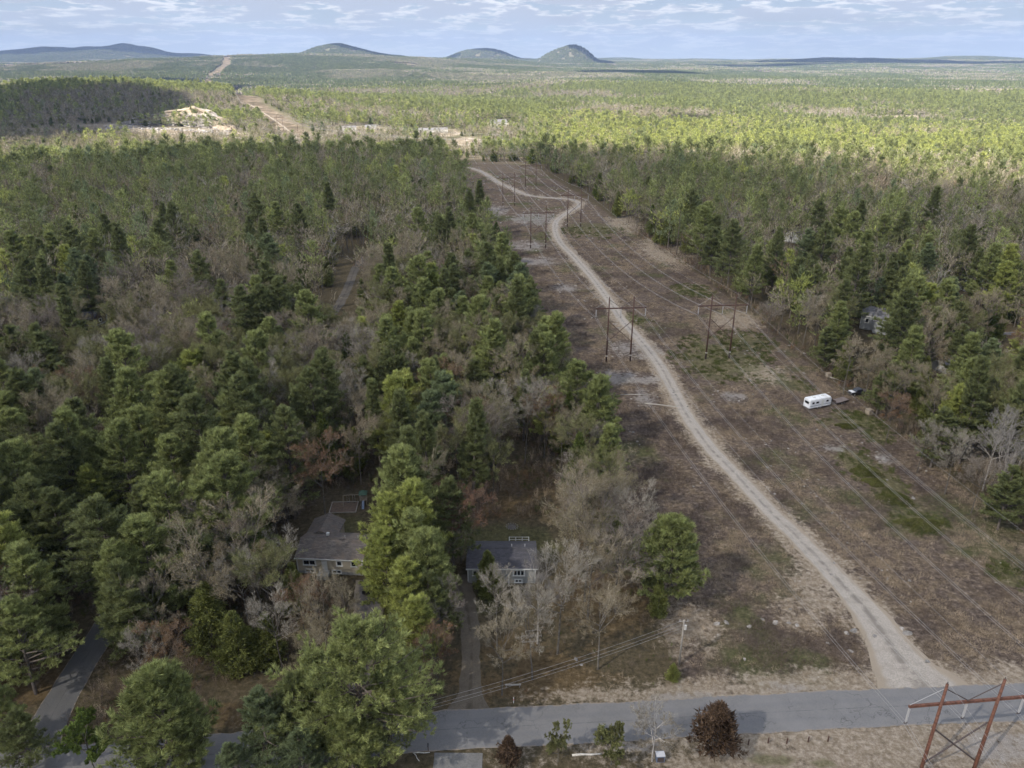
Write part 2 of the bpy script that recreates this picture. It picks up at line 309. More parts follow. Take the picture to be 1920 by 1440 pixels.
def ground():
    # rings and rays: fine ahead, coarse behind
    th = np.radians(np.concatenate([np.arange(-180, -50, 5), np.linspace(-50, 50, 560), np.arange(55, 181, 5)]))
    rr = np.concatenate([[0.5, 20], np.geomspace(45, 15500, 434)])
    Rr, Th = np.meshgrid(rr, th, indexing='ij'); X = Rr*np.sin(Th); Y = Rr*np.cos(Th); Z = hz(X, Y)
    near = (Rr < 1000)
    d = cor(X, Y); jit = (fbm(X/9, Y/9, 3)-.5)*7
    heath = np.where(near, sm(-3, 3, d+jit), 0)
    # north of the road only
    rd, _ = seg_dist(X, Y, ROAD); north = Y-np.interp(X, ROAD[:, 0], ROAD[:, 1])
    grn = np.where(near, blob(X, Y, GREEN_PX), 0); grv = np.where(near, blob(X, Y, GRAV_PX), 0)
    tan = np.where(near, np.maximum.reduce([blob(X, Y, TAN_PX), sm(12, 4, rd)*sm(-20, 20, X)*(.6+.4*sm(10, 40, X)), .9*sm(2, -4, Y-np.interp(X, ROAD[:, 0], ROAD[:, 1]))*sm(5, 30, X)*(rd < 40)]), 0)
    td, _ = seg_dist(X, Y, TRACK); tan = np.where(near, np.maximum(tan, .8*sm(6.5, 2.5, td)), tan)
    red = np.where(near, blob(X, Y, RED_PX), 0)
    fr, _ = seg_dist(X, Y, FARROW); farrow = np.where(Rr > 900, sm(27, 14, fr), 0)
    opn = np.where(Rr > 640, sm(-.1, .25, open_far(X, Y)), 0)
    m1 = np.stack([heath, grn, grv, tan], -1); m2 = np.stack([red, farrow, opn, sm(720, 1000, Rr)], -1)
    m, t = newmat('ground_soil'); L = t.links.new
    out = N(t, 'ShaderNodeOutputMaterial'); b = N(t, 'ShaderNodeBsdfDiffuse'); ge = N(t, 'ShaderNodeNewGeometry'); pos = ge.outputs['Position']
    def at(nm):
        a = N(t, 'ShaderNodeAttribute'); a.attribute_name = nm; s = N(t, 'ShaderNodeSeparateColor'); L(a.outputs['Color'], s.inputs[0]); return s.outputs[0], s.outputs[1], s.outputs[2], a.outputs['Alpha']
    h, g, gv, tn = at('mask_a'); rdm, fw, op, fa = at('mask_b')
    nB = noise(t, pos, .035, 5, .6); nM = noise(t, pos, .22, 5, .65); nS = noise(t, pos, 1.1, 8, .78); nX = noise(t, pos, 6.5, 4, .7)
    def edge(mask, lo=.3, hi=.8, k=1.6):
        v = math_(t, 'ADD', mask, math_(t, 'MULTIPLY', math_(t, 'SUBTRACT', nM, .5), k)); v = math_(t, 'ADD', v, math_(t, 'MULTIPLY', math_(t, 'SUBTRACT', nS, .5), k)); return mrange(t, v, lo, hi)
    litter = ramp_node(t, nS, [(.3, (.04, .034, .022)), (.5, (.095, .078, .048)), (.62, (.14, .11, .075)), (.72, (.23, .185, .13))]).outputs[0]
    redl = ramp_node(t, nS, [(.3, (.055, .04, .022)), (.5, (.125, .09, .05)), (.7, (.2, .15, .09))]).outputs[0]
    col = mixc(t, edge(rdm), litter, redl)
    hA = ramp_node(t, nS, [(.3, (.03, .023, .019)), (.45, (.083, .064, .053)), (.56, (.146, .114, .092)), (.68, (.3, .245, .195))]).outputs[0]
    hB = ramp_node(t, nS, [(.3, (.045, .032, .022)), (.46, (.13, .1, .07)), (.58, (.21, .16, .115)), (.7, (.38, .31, .235))]).outputs[0]
    hC = ramp_node(t, nS, [(.28, (.03, .032, .016)), (.5, (.085, .085, .042)), (.7, (.18, .165, .09))]).outputs[0]
    hc = mixc(t, mrange(t, nM, .42, .62), hA, hB); hc = mixc(t, mrange(t, nB, .52, .64), hc, hC)
    col = mixc(t, edge(h, k=.5), col, hc)
    tc_ = ramp_node(t, nS, [(.28, (.13, .1, .072)), (.48, (.27, .22, .165)), (.66, (.46, .4, .33))]).outputs[0]
    col = mixc(t, math_(t, 'MULTIPLY', edge(tn), .85), col, tc_)
    gc = ramp_node(t, nS, [(.28, (.035, .036, .018)), (.5, (.095, .096, .042)), (.72, (.2, .185, .095))]).outputs[0]
    col = mixc(t, math_(t, 'MULTIPLY', edge(g, .3, .8), .65), col, gc)
    gvc = ramp_node(t, nX, [(.3, (.17, .155, .145)), (.55, (.31, .29, .275)), (.75, (.5, .475, .45))]).outputs[0]
    col = mixc(t, math_(t, 'MULTIPLY', edge(gv, .35, .95, 2.2), .62), col, gvc)
    # pale stones and bleached stems sprinkled through the clearing
    vo = N(t, 'ShaderNodeTexVoronoi'); L(pos, vo.inputs['Vector']); vo.inputs['Scale'].default_value = .75
    st = math_(t, 'MULTIPLY', mrange(t, vo.outputs['Distance'], .16, .1), mrange(t, nM, .56, .66)); st = math_(t, 'MULTIPLY', st, h)
    col = mixc(t, math_(t, 'MULTIPLY', st, .8), col, (.5, .47, .43))
    # far country: forest floor seen between crowns, clearings, the far line
    nF = noise(t, pos, .012, 4, .6); nG = noise(t, pos, .0022, 4, .6)
    fc = mixc(t, mrange(t, nG, .42, .6), (.085, .092, .045), (.15, .13, .098)); fc = mixc(t, mrange(t, nF, .4, .65, 0, .7), fc, (.1, .1, .055))
    col = mixc(t, fa, col, fc)
    oc = ramp_node(t, noise(t, pos, .06, 5, .7), [(.3, (.14, .11, .075)), (.52, (.24, .2, .15)), (.72, (.45, .41, .36))]).outputs[0]
    col = mixc(t, op, col, oc)
    rc = ramp_node(t, noise(t, pos, .045, 5, .75), [(.35, (.08, .068, .05)), (.55, (.17, .135, .1)), (.72, (.36, .3, .24))]).outputs[0]
    col = mixc(t, fw, col, rc)
    L(col, b.inputs[0])
    bp = N(t, 'ShaderNodeBump'); bp.inputs['Distance'].default_value = .55; bp.inputs['Strength'].default_value = .8; L(nS, bp.inputs['Height']); L(bp.outputs[0], b.inputs['Normal'])
    L(b.outputs[0], out.inputs[0])
    me = grid_mesh('ground', X, Y, Z, [m], {'mask_a': m1, 'mask_b': m2})
    me.polygons.foreach_set('use_smooth', [True]*len(me.polygons))
    tag(link(bpy.data.objects.new('ground', me)), kind='structure')
ground()

# ---------------------------------------------------------------- road, tracks, drives
def strip(name, path, wid, z, mat, ragged=.0, nx=6, kind='structure', crown=0.0):
    path = np.asarray(path); t = np.gradient(path, axis=0); t /= np.linalg.norm(t, axis=1)[:, None]
    nrm = np.stack([t[:, 1], -t[:, 0]], -1); wid = np.broadcast_to(wid, (len(path),)); s = np.linspace(-1, 1, nx)
    wl = wid[:, None]/2*s[None, :]
    X = path[:, 0:1]+nrm[:, 0:1]*wl; Y = path[:, 1:2]+nrm[:, 1:2]*wl
    if ragged:
        e = np.abs(s)[None, :]**4; j = (fbm(X/1.6, Y/1.6, 3)-.5)*2*ragged*e*np.sign(s)[None, :]
        X = X+nrm[:, 0:1]*j; Y = Y+nrm[:, 1:2]*j
    Z = hz(X, Y)+z+crown*(1-s[None, :]**2)
    A = np.zeros(X.shape+(4,)); A[..., 0] = s[None, :]*.5+.5; A[..., 1] = 1; A[..., 3] = 1
    me = grid_mesh(name, X, Y, Z, [mat], {'across': A})
    return tag(link(bpy.data.objects.new(name, me)), kind=kind)
def dense(path, step):
    path = np.asarray(path); s = np.concatenate([[0], np.cumsum(np.linalg.norm(np.diff(path, axis=0), axis=1))]); q = np.arange(0, s[-1], step)
    return np.stack([np.interp(q, s, path[:, 0]), np.interp(q, s, path[:, 1])], -1), q/s[-1]
def asphalt(name, base=.2):
    m, t = newmat(name); L = t.links.new; out = N(t, 'ShaderNodeOutputMaterial'); b = N(t, 'ShaderNodeBsdfPrincipled'); b.inputs['Roughness'].default_value = .85
    ge = N(t, 'ShaderNodeNewGeometry'); pos = ge.outputs['Position']; at = N(t, 'ShaderNodeAttribute'); at.attribute_name = 'across'; s = N(t, 'ShaderNodeSeparateColor'); L(at.outputs['Color'], s.inputs[0]); a = s.outputs[0]
    c = ramp_node(t, noise(t, pos, 5, 6, .8), [(.3, (base*.82, base*.8, base*.8)), (.7, (base*1.2, base*1.17, base*1.16))]).outputs[0]
    c = mixc(t, mrange(t, noise(t, pos, .25, 4), .4, .65, 0, .35), c, (base*1.35, base*1.3, base*1.3))
    # worn wheel paths and the darker centre seam
    wv = math_(t, 'ABSOLUTE', math_(t, 'SUBTRACT', a, .5)); wob = math_(t, 'MULTIPLY', math_(t, 'SUBTRACT', noise(t, pos, .4, 3), .5), .02)
    seam = mrange(t, math_(t, 'ADD', wv, wob), .016, .003, 0, .6); c = mixc(t, math_(t, 'MULTIPLY', seam, mrange(t, noise(t, pos, .8, 3), .35, .6)), c, (base*.45, base*.45, base*.5))
    lane = mrange(t, math_(t, 'ABSOLUTE', math_(t, 'SUBTRACT', wv, .2)), .09, .02, 0, .25); c = mixc(t, lane, c, (base*.8, base*.8, base*.86))
    # cracks
    vo = N(t, 'ShaderNodeTexVoronoi', feature='DISTANCE_TO_EDGE'); vo.inputs['Scale'].default_value = .16
    di = N(t, 'ShaderNodeVectorMath', operation='ADD'); nn = N(t, 'ShaderNodeTexNoise'); L(pos, nn.inputs['Vector']); nn.inputs['Scale'].default_value = .5; nn.inputs['Detail'].default_value = 5
    sc_ = N(t, 'ShaderNodeVectorMath', operation='SCALE'); L(nn.outputs['Color'], sc_.inputs[0]); sc_.inputs['Scale'].default_value = 5; L(pos, di.inputs[0]); L(sc_.outputs[0], di.inputs[1]); L(di.outputs[0], vo.inputs['Vector'])
    ck = math_(t, 'MULTIPLY', mrange(t, vo.outputs['Distance'], .014, .003), mrange(t, noise(t, pos, .12, 3), .46, .58, 0, .5)); c = mixc(t, ck, c, (.03, .03, .03))
    eg = mrange(t, wv, .455, .5, 0, 1); c = mixc(t, math_(t, 'MULTIPLY', eg, mrange(t, noise(t, pos, 1.2, 4), .4, .6)), c, (.25, .2, .15))
    L(c, b.inputs[0]); L(b.outputs[0], out.inputs[0]); return m
def dirt(name, c0, c1, ruts=True, edge=True):
    """gravel or dirt track: pale wheel ruts, darker middle, edges that fray into the verge"""
    m, t = newmat(name); L = t.links.new; out = N(t, 'ShaderNodeOutputMaterial'); b = N(t, 'ShaderNodeBsdfDiffuse')
    ge = N(t, 'ShaderNodeNewGeometry'); pos = ge.outputs['Position']; at = N(t, 'ShaderNodeAttribute'); at.attribute_name = 'across'; s = N(t, 'ShaderNodeSeparateColor'); L(at.outputs['Color'], s.inputs[0]); a = s.outputs[0]
    nf = noise(t, pos, 4.5, 5, .7); nm = noise(t, pos, .5, 4)
    c = ramp_node(t, nf, [(.25, c0), (.7, c1)]).outputs[0]
    wv = math_(t, 'ABSOLUTE', math_(t, 'SUBTRACT', a, .5)); wv = math_(t, 'ADD', wv, math_(t, 'MULTIPLY', math_(t, 'SUBTRACT', nm, .5), .12))
    if ruts:
        mid = mrange(t, wv, .13, .03, 0, .6); c = mixc(t, math_(t, 'MULTIPLY', mid, mrange(t, nm, .35, .6)), c, tuple(k*.62 for k in c0))
    c = mixc(t, mrange(t, nm, .45, .7, 0, .35), c, tuple(k*.75 for k in c0))
    if edge:
        eg = mrange(t, math_(t, 'ADD', wv, math_(t, 'MULTIPLY', math_(t, 'SUBTRACT', nf, .5), .12)), .33, .43); c = mixc(t, eg, c, (.28, .235, .185))
    L(c, b.inputs[0]); bp = N(t, 'ShaderNodeBump'); bp.inputs['Distance'].default_value = .08; L(nf, bp.inputs['Height']); L(bp.outputs[0], b.inputs['Normal'])
    L(b.outputs[0], out.inputs[0]); return m
pth, q = dense(TRACK, 1.6)
strip('dirt_track', pth, np.interp(q, [0, .008, .02, .04, .07, .3, 1], [15, 10, 7.0, 5.3, 4.4, 3.9, 4.2]), .05, dirt('track_dirt', (.22, .195, .17), (.42, .38, .335)), .6, 11)
pth, q = dense(ROAD, 1.5); strip('road', pth, 6.9, .06, asphalt('old_asphalt', .145), .3, 15, crown=.05)
pth, q = dense(SIDE, 1.5); strip('side_road', pth, np.interp(q, [0, .1, .25, 1], [9, 5.6, 4.8, 4.4]), .04, asphalt('side_asphalt', .09), .15, 7)
pth, q = dense(DRIVE, 1.2); strip('gravel_driveway', pth, np.interp(q, [0, .1, .25, .6, 1], [6.5, 4, 2.8, 3.2, 5]), .045, dirt('drive_gravel', (.105, .088, .068), (.18, .152, .12), True, False), .4, 8)
pth, q = dense(DRIVE2, 1.2); strip('paved_driveway', pth, np.interp(q, [0, .2, .5, 1], [5, 3.6, 4.5, 6]), .04, dirt('drive_paving', (.1, .09, .085), (.16, .145, .14), False), .3, 8)
pth, q = dense(SIDE2, 2); strip('forest_lane', pth, 3.6, .04, dirt('lane_gravel', (.09, .08, .068), (.155, .138, .118), True, False), .4, 7)
pth, q = dense(LANE, 2); strip('neighbour_lane', pth, 3.2, .04, dirt('lane_gravel_grey', (.16, .15, .14), (.26, .25, .24)), .4, 7)
_a, _b = P(860, 1412), P(855, 1470)
pth, q = dense([_a[:2], _b[:2]], 1); strip('concrete_apron', pth, 6.6, .05, dirt('apron_concrete', (.13, .128, .125), (.21, .205, .2), False, False), .1, 7)
fp = np.array([march(u, v, 900)[:2] for u, v in [(560, 262), (534, 240), (500, 216), (468, 196), (445, 182), (430, 172)]])
pth, q = dense(smooth_path(fp, 6), 8); strip('far_track', pth, 3.2, .4, dirt('far_track_dirt', (.18, .155, .13), (.34, .3, .25), False), .8, 4)
# ---------------------------------------------------------------- trees
PINE_COLS = {'dark green': [(.056, .062, .027), (.068, .074, .033)], 'green': [(.079, .087, .035), (.097, .105, .043)], 'yellow green': [(.1, .108, .034), (.122, .128, .044)], 'blue green': [(.06, .071, .038), (.074, .085, .044)]}
TWIG_COLS = {'grey': [(.17, .155, .13), (.225, .205, .172)], 'tan': [(.165, .142, .105), (.215, .186, .14)], 'olive': [(.14, .135, .075), (.18, .17, .09)], 'red brown': [(.14, .104, .08), (.172, .13, .1)], 'purple grey': [(.135, .12, .102), (.17, .15, .128)], 'pale grey': [(.3, .28, .26), (.4, .37, .34)]}
M_PINE = {k: leaf_mat('needles_'+k.replace(' ', '_'), v, .9, .5, .3, 3.4) for k, v in PINE_COLS.items()}
M_CEDAR = {'olive green': leaf_mat('sprays_olive', [(.06, .066, .022), (.08, .086, .028)], 1.2, .4, .35, 2.5), 'dark olive': leaf_mat('sprays_dark', [(.036, .048, .014), (.055, .066, .02)], 1.2, .4, .35, 2.5)}
M_TWIG = {k: leaf_mat('twigs_'+k.replace(' ', '_'), v, .3, .0, .2, 1.6 if k != 'pale grey' else .62) for k, v in TWIG_COLS.items()}
M_BUD = {'grey': leaf_mat('buds_grey', [(.2, .17, .12), (.16, .13, .09)]), 'tan': leaf_mat('buds_tan', [(.2, .175, .1), (.21, .165, .1)]), 'olive': leaf_mat('buds_olive', [(.15, .155, .065), (.175, .178, .08)]), 'red brown': leaf_mat('buds_red', [(.18, .1, .062), (.17, .115, .05)]), 'purple grey': leaf_mat('buds_purple', [(.16, .12, .1), (.15, .11, .1)]), 'pale grey': leaf_mat('buds_pale', [(.3, .28, .25), (.33, .3, .26)])}
M_BARKP = bark_mat('pine_bark', [(.12, .1, .085), (.17, .145, .125)])
M_BARKB = bark_mat('grey_bark', [(.1, .088, .075), (.16, .142, .12)])
M_BARKW = bark_mat('pale_bark', [(.32, .29, .26), (.4, .37, .34)])
M_LEAFG = leaf_mat('young_leaves', [(.1, .15, .035), (.13, .17, .045)]); M_LEAFR = leaf_mat('rust_leaves', [(.08, .055, .038), (.1, .068, .046)])
def unit(a): return a/(np.linalg.norm(a, axis=-1, keepdims=True)+1e-9)
class Soup:
    def __init__(s): s.t = []; s.tm = []; s.q = []; s.qm = []
    def tri(s, a, b, c, m): s.t.append(np.stack([a, b, c], 1)); s.tm.append(np.full(len(a), m))
    def tubes(s, p0, p1, r0, r1, m, n=3):
        """many straight tapered pieces at once"""
        d = unit(p1-p0); ref = np.where(np.abs(d[:, 2:3]) > .9, [[1., 0, 0]], [[0, 0, 1.]]); a = unit(np.cross(d, ref)); b = np.cross(d, a)
        th = np.arange(n)/n*2*math.pi; o = np.cos(th)[None, :, None]*a[:, None]+np.sin(th)[None, :, None]*b[:, None]
        A = p0[:, None]+o*r0[:, None, None]; B = p1[:, None]+o*r1[:, None, None]; A2 = np.roll(A, -1, 1); B2 = np.roll(B, -1, 1)
        s.q.append(np.stack([A, A2, B2, B], 2).reshape(-1, 4, 3)); s.qm.append(np.full(len(p0)*n, m))
    def slivers(s, p0, d, ln, wd, m, rng):
        """one thin triangle each: twigs and needle sprays"""
        sd = unit(np.cross(d, unit(rng.normal(size=d.shape))))*wd[:, None]/2
        s.tri(p0-sd, p0+sd, p0+d*ln[:, None], m)
    def mesh(s, name, mats):
        V = []; sz = []; mi = []
        if s.q: q = np.concatenate(s.q); V.append(q.reshape(-1, 3)); sz.append(np.full(len(q), 4)); mi.append(np.concatenate(s.qm))
        if s.t: q = np.concatenate(s.t); V.append(q.reshape(-1, 3)); sz.append(np.full(len(q), 3)); mi.append(np.concatenate(s.tm))
        V = np.concatenate(V)
        return fast_mesh(name, V, np.arange(len(V)), np.concatenate(sz), np.concatenate(mi), mats)
def bend_trunk(sp, h, r, rng, m, lean=.03, n=7, seg=6):
    z = np.linspace(0, h, seg); off = np.cumsum(rng.normal(0, lean*h/seg, (seg, 2)), 0); off[0] = 0
    p = np.column_stack([off, z]); rad = r*(1-z/h*.9)
    sp.tubes(p[:-1], p[1:], rad[:-1], rad[1:], m, n); return p
def on_trunk(p, z): return np.stack([np.interp(z, p[:, 2], p[:, 0]), np.interp(z, p[:, 2], p[:, 1]), z], -1)
def white_pine(rng, h, Rw, k=1.0, zb=.2, tmax=.985):
    """k scales the amount of detail; returns trunk and crown soups"""
    tr, cr = Soup(), Soup(); p = bend_trunk(tr, h, .012*h+.05, rng, 0, .012, 7 if k > .5 else 4)
    nb = int(74*k**.45); z0 = zb*h; t = np.sort(rng.random(nb)**.9)*tmax; az = np.arange(nb)*2.4+rng.normal(0, .5, nb)
    lob = 1+.16*np.sin(az+rng.random()*6+t*3)+.13*np.sin(az*2+rng.random()*6)+.12*np.sin(az*3+t*9+rng.random()*6)
    prof = np.minimum(1, (1-t)**.7*1.12+.04)*np.minimum(1, .7+t*2.2); ln = Rw*prof*lob*rng.uniform(.62, 1.15, nb); ln = np.maximum(ln, .5)
    el = np.radians(rng.normal(4, 8, nb)+t*42); zs = z0+t*(h-z0); st = on_trunk(p, zs)
    d0 = np.stack([np.cos(az)*np.cos(el), np.sin(az)*np.cos(el), np.sin(el)], -1)
    up = np.array([0, 0, 1.])
    nl = max(3, int(10*k**.4)); nt = max(2, int(6*k**.4)); nn = max(3, int(12*k**.55)); big = 1/k**.42
    P0 = []; D = []; S = []
    bow = lambda s, L, i: st[i]+d0[i]*(s*L)[:, None]+up*(.16*L*s**2)[:, None]
    if k > .5:
        a = np.arange(nb); m1 = st+d0*(ln*.5)[:, None]+up*(.04*ln)[:, None]; m2 = st+d0*ln[:, None]+up*(.16*ln)[:, None]
        tr.tubes(st, m1, .045+.012*ln, .02+.01*ln, 0); tr.tubes(m1, m2, .02+.01*ln, .01+0*ln, 0)
    for i in range(nb):
        L = ln[i]; s = np.linspace(.28, 1, nl)+rng.normal(0, .03, nl); c = st[i]+d0[i]*(s*L)[:, None]+up*(.16*L*s**2)[:, None]
        sgn = np.where(np.arange(nl) % 2, 1, -1); side = unit(np.cross(d0[i], up))
        bl = (.42*L*(1.05-s)+.35)*rng.uniform(.7, 1.3, nl)*1.1
        bd = unit(d0[i]*.75+side*sgn[:, None]*.9+rng.normal(0, .15, (nl, 3))+up*.12)
        u = np.linspace(.15, 1, nt); c2 = (c[:, None]+bd[:, None]*(bl[:, None]*u[None])[..., None]).reshape(-1, 3); b2 = np.repeat(bd, nt, 0)
        P0.append(c2); D.append(b2); S.append(np.full(len(c2), 1.))
    c2 = np.concatenate(P0); b2 = np.concatenate(D); n = len(c2); c2 = c2+rng.normal(0, .12, c2.shape); b2 = unit(b2+rng.normal(0, .35, b2.shape)+up*.35)
    c3 = np.repeat(c2, nn, 0); b3 = np.repeat(b2, nn, 0)
    d = unit(b3*.9+up*.42+rng.normal(0, .38, c3.shape)); l = rng.uniform(.4, .85, len(c3))*big; wd = rng.uniform(.075, .125, len(c3))*big
    cr.slivers(c3, d, l, wd, 0, rng)
    # leader tufts
    c = np.repeat(on_trunk(p, np.linspace(h*.93, h, 5)), int(12*max(k, .3)), 0); cr.slivers(c, unit(up+rng.normal(0, .5, c.shape)), np.full(len(c), .6*big), np.full(len(c), .14*big), 0, rng)
    return tr, cr
def bare_tree(rng, h, Rw, k=1.0, fork=.45, leaf=0, leafsize=.12, twig=1.0, pale=False):
    tr, cr = Soup(), Soup(); p = bend_trunk(tr, h*.8, .009*h+.03, rng, 0, .03, 7 if k > .5 else 4)
    up = np.array([0, 0, 1.])
    def kids(p0, d, ln, cnt, ang, fr, lo=.3, upb=.25, rn=.15):
        n = len(p0); i = np.repeat(np.arange(n), cnt); t = rng.uniform(lo, 1, n*cnt); q = p0[i]+d[i]*(ln[i]*t)[:, None]
        ra = unit(np.cross(d[i], unit(rng.normal(size=(n*cnt, 3))))); an = np.radians(rng.normal(ang, 9, n*cnt))
        nd = unit(d[i]*np.cos(an)[:, None]+ra*np.sin(an)[:, None]+up*upb); nl = ln[i]*fr*rng.uniform(.6, 1.25, n*cnt)*(1.15-.45*t)
        return q, nd, nl
    c1 = 9 if k > .5 else 7
    z = np.sort(rng.uniform(fork*h, .78*h, c1)); az = np.arange(c1)*2.4+rng.normal(0, .4, c1); el = np.radians(rng.normal(42, 10, c1)+ (z/h-.45)*60)
    s1 = on_trunk(p, z); d1 = np.stack([np.cos(az)*np.cos(el), np.sin(az)*np.cos(el), np.sin(el)], -1); l1 = Rw/np.maximum(np.cos(el), .45)*rng.uniform(.6, .95, c1); l1 = np.minimum(l1, (h-z)*1.05/np.maximum(np.sin(el), .4))
    kk = .4 if k < .5 else 1
    e1 = s1+d1*l1[:, None]; m1 = s1+d1*(l1*.5)[:, None]+rng.normal(0, .05, s1.shape)*l1[:, None]
    r1 = .008*h*(1-z/h)+.025
    tr.tubes(s1, m1, r1, r1*.65, 0, 4); tr.tubes(m1, e1, r1*.65, r1*.2, 0, 3)
    q2, d2, l2 = kids(s1, d1, l1, 8 if k > .5 else 5, 38, .55); r2 = np.full(len(l2), .026)
    if k > .3: tr.tubes(q2, q2+d2*l2[:, None], r2, r2*.3, 0, 3)
    else: cr.slivers(q2, d2, l2, r2*5, 0, rng)
    q3, d3, l3 = kids(q2, d2, l2, int(7*k**.3)+0, 36, .52); cr.slivers(q3, d3, l3, np.full(len(l3), .035*twig/k**.55), 0, rng)
    q4, d4, l4 = kids(q3, d3, l3, max(2, int(7*k**.5)), 34, .6); cr.slivers(q4, d4, l4, np.full(len(l4), .022*twig/k**.6), 0, rng)
    if k > .5:
        q5, d5, l5 = kids(q4, d4, l4, 4, 34, .65); cr.slivers(q5, d5, l5, np.full(len(l5), .016*twig), 0, rng)
    else: q5, d5, l5 = q4, d4, l4
    if leaf:
        n = int(len(q5)*leaf); i = rng.integers(0, len(q5), n); c = q5[i]+d5[i]*(l5[i]*rng.uniform(.2, 1, n))[:, None]
        s = leafsize/k**.4; cr.slivers(c, unit(rng.normal(size=c.shape)), rng.uniform(.7, 1.3, n)*s, rng.uniform(.5, .9, n)*s, 1, rng)
    return tr, cr
def cedar(rng, h, Rw, k=1.0, zb=.06):
    tr, cr = Soup(), Soup(); p = bend_trunk(tr, h*.95, .01*h+.04, rng, 0, .01, 5)
    n = int(2600*k**.7); t = rng.random(n)**1.15; az = rng.random(n)*6.283
    lob = 1+.2*np.sin(az*3+t*9+rng.random()*6)+.2*np.sin(az*5-t*23+rng.random()*6)+.12*np.sin(t*60+az*2)
    prof = np.minimum(1, (1-t)**.8*1.15)*np.minimum(1, .6+3*t); rad = Rw*prof*lob*rng.uniform(.35, 1.2, n)**.8
    o = np.stack([np.cos(az), np.sin(az), 0*az], -1); c = on_trunk(p, h*(zb+(1-zb)*t))+o*rad[:, None]
    nn = 6; c3 = np.repeat(c, nn, 0)+rng.normal(0, .12, (n*nn, 3)); o3 = np.repeat(o, nn, 0); b = 1/k**.4
    d = unit(o3*.6+np.array([0, 0, .55])+rng.normal(0, .55, c3.shape)); cr.slivers(c3, d, rng.uniform(.25, .5, len(c3))*b, rng.uniform(.09, .16, len(c3))*b, 0, rng)
    return tr, cr
def dead_tree(rng, h, Rw):
    tr, cr = Soup(), Soup(); p = bend_trunk(tr, h, .012*h+.05, rng, 0, .012, 6)
    n = 90; z = rng.uniform(.25*h, .97*h, n); az = rng.random(n)*6.283; L = Rw*(1-z/h*.8)*rng.uniform(.4, 1.1, n); s = on_trunk(p, z)
    d = np.stack([np.cos(az), np.sin(az), rng.normal(.0, .2, n)], -1); d = unit(d); tr.tubes(s, s+d*L[:, None], np.full(n, .035), np.full(n, .01), 0)
    i = np.repeat(np.arange(n), 12); q = s[i]+d[i]*(L[i]*rng.uniform(.3, 1, len(i)))[:, None]; cr.slivers(q, unit(d[i]+rng.normal(0, .5, q.shape)), L[i]*.35, np.full(len(i), .03), 0, rng)
    return tr, cr
VAR = {}       # name -> list of (trunk mesh, crown mesh, joined mesh per detail, height, radius, label words)
def variant(kind, fn, hgt, rad, tmat, cmats, words, ks=(1.0,), **kw):
    rec = dict(h=hgt, r=rad, words=words, lod=[])
    seed = abs(hash((kind, len(VAR.get(kind, [])))))%10**6 if False else 1000+37*len(VAR.get(kind, []))+sum(map(ord, kind))
    for j, k in enumerate(ks):
        rng = np.random.default_rng(seed); tr, cr = fn(rng, hgt, rad, **({'k': k} if fn is not dead_tree else {}), **kw)
        if j == 0: rec['trunk'] = tr.mesh('trunk', [tmat]); rec['crown'] = cr.mesh('crown', cmats)
        J = Soup(); J.q = tr.q+cr.q; J.qm = tr.qm+[m+1 for m in cr.qm]; J.t = tr.t+cr.t; J.tm = tr.tm+[m+1 for m in cr.tm]
        rec['lod'].append(J.mesh(kind, [tmat]+list(cmats)))
    VAR.setdefault(kind, []).append(rec)
K3 = (1.0, .12, .022)
for hgt, rad, c in [(21, 5.2, 'green'), (23, 6.2, 'dark green'), (19, 5.0, 'yellow green'), (22, 6.6, 'green'), (18, 5.0, 'dark green'), (20, 5.4, 'blue green'), (15, 4.6, 'green')]:
    variant('pine', white_pine, hgt, rad, M_BARKP, [M_PINE[c]], c, K3)
variant('pine', white_pine, 22, 8.2, M_BARKP, [M_PINE['green']], 'green', (1.5,)+K3[1:], zb=.12)
variant('pine', white_pine, 25, 3.6, M_BARKP, [M_PINE['dark green']], 'narrow dark green', K3, zb=.2)
variant('pine', white_pine, 17, 5.4, M_BARKP, [M_PINE['yellow green']], 'flat-topped yellow green', K3, zb=.35, tmax=.84)
for hgt, rad, c, lf in [(16, 4.4, 'grey', .15), (17, 5.0, 'tan', .7), (15, 4.2, 'olive', 1.3), (14, 4.0, 'red brown', .8), (16, 4.8, 'purple grey', .2), (15, 4.6, 'tan', .25), (13, 3.4, 'pale grey', .0)]:
    variant('bare', bare_tree, hgt, rad, M_BARKB if c != 'pale grey' else M_BARKW, [M_TWIG[c], M_BUD[c]], c, K3, leaf=lf)
for hgt, rad, c in [(12, 2.3, 'olive green'), (14, 2.8, 'dark olive'), (9, 2.0, 'olive green')]:
    variant('cedar', cedar, hgt, rad, M_BARKP, [M_CEDAR[c]], c, K3)
variant('dead', dead_tree, 16, 3.0, M_BARKW, [M_TWIG['pale grey']], 'bleached')
variant('leafy', bare_tree, 9, 2.6, M_BARKB, [M_TWIG['olive'], M_LEAFG], 'fresh green', (1.0,), leaf=4.0, leafsize=.2, fork=.25)
variant('rusty', cedar, 8.5, 2.5, M_BARKB, [M_LEAFR], 'rust brown', (.3,), zb=.2)
variant('birch', bare_tree, 9, 3.2, M_BARKW, [M_TWIG['grey'], M_BUD['grey']], 'white-limbed', (1.0,), leaf=.2, twig=.8, fork=.3)
variant('willow', bare_tree, 7, 2.4, M_BARKB, [M_TWIG['olive'], M_BUD['olive']], 'yellow green', (1.0,), leaf=3.5, leafsize=.13, fork=.15)

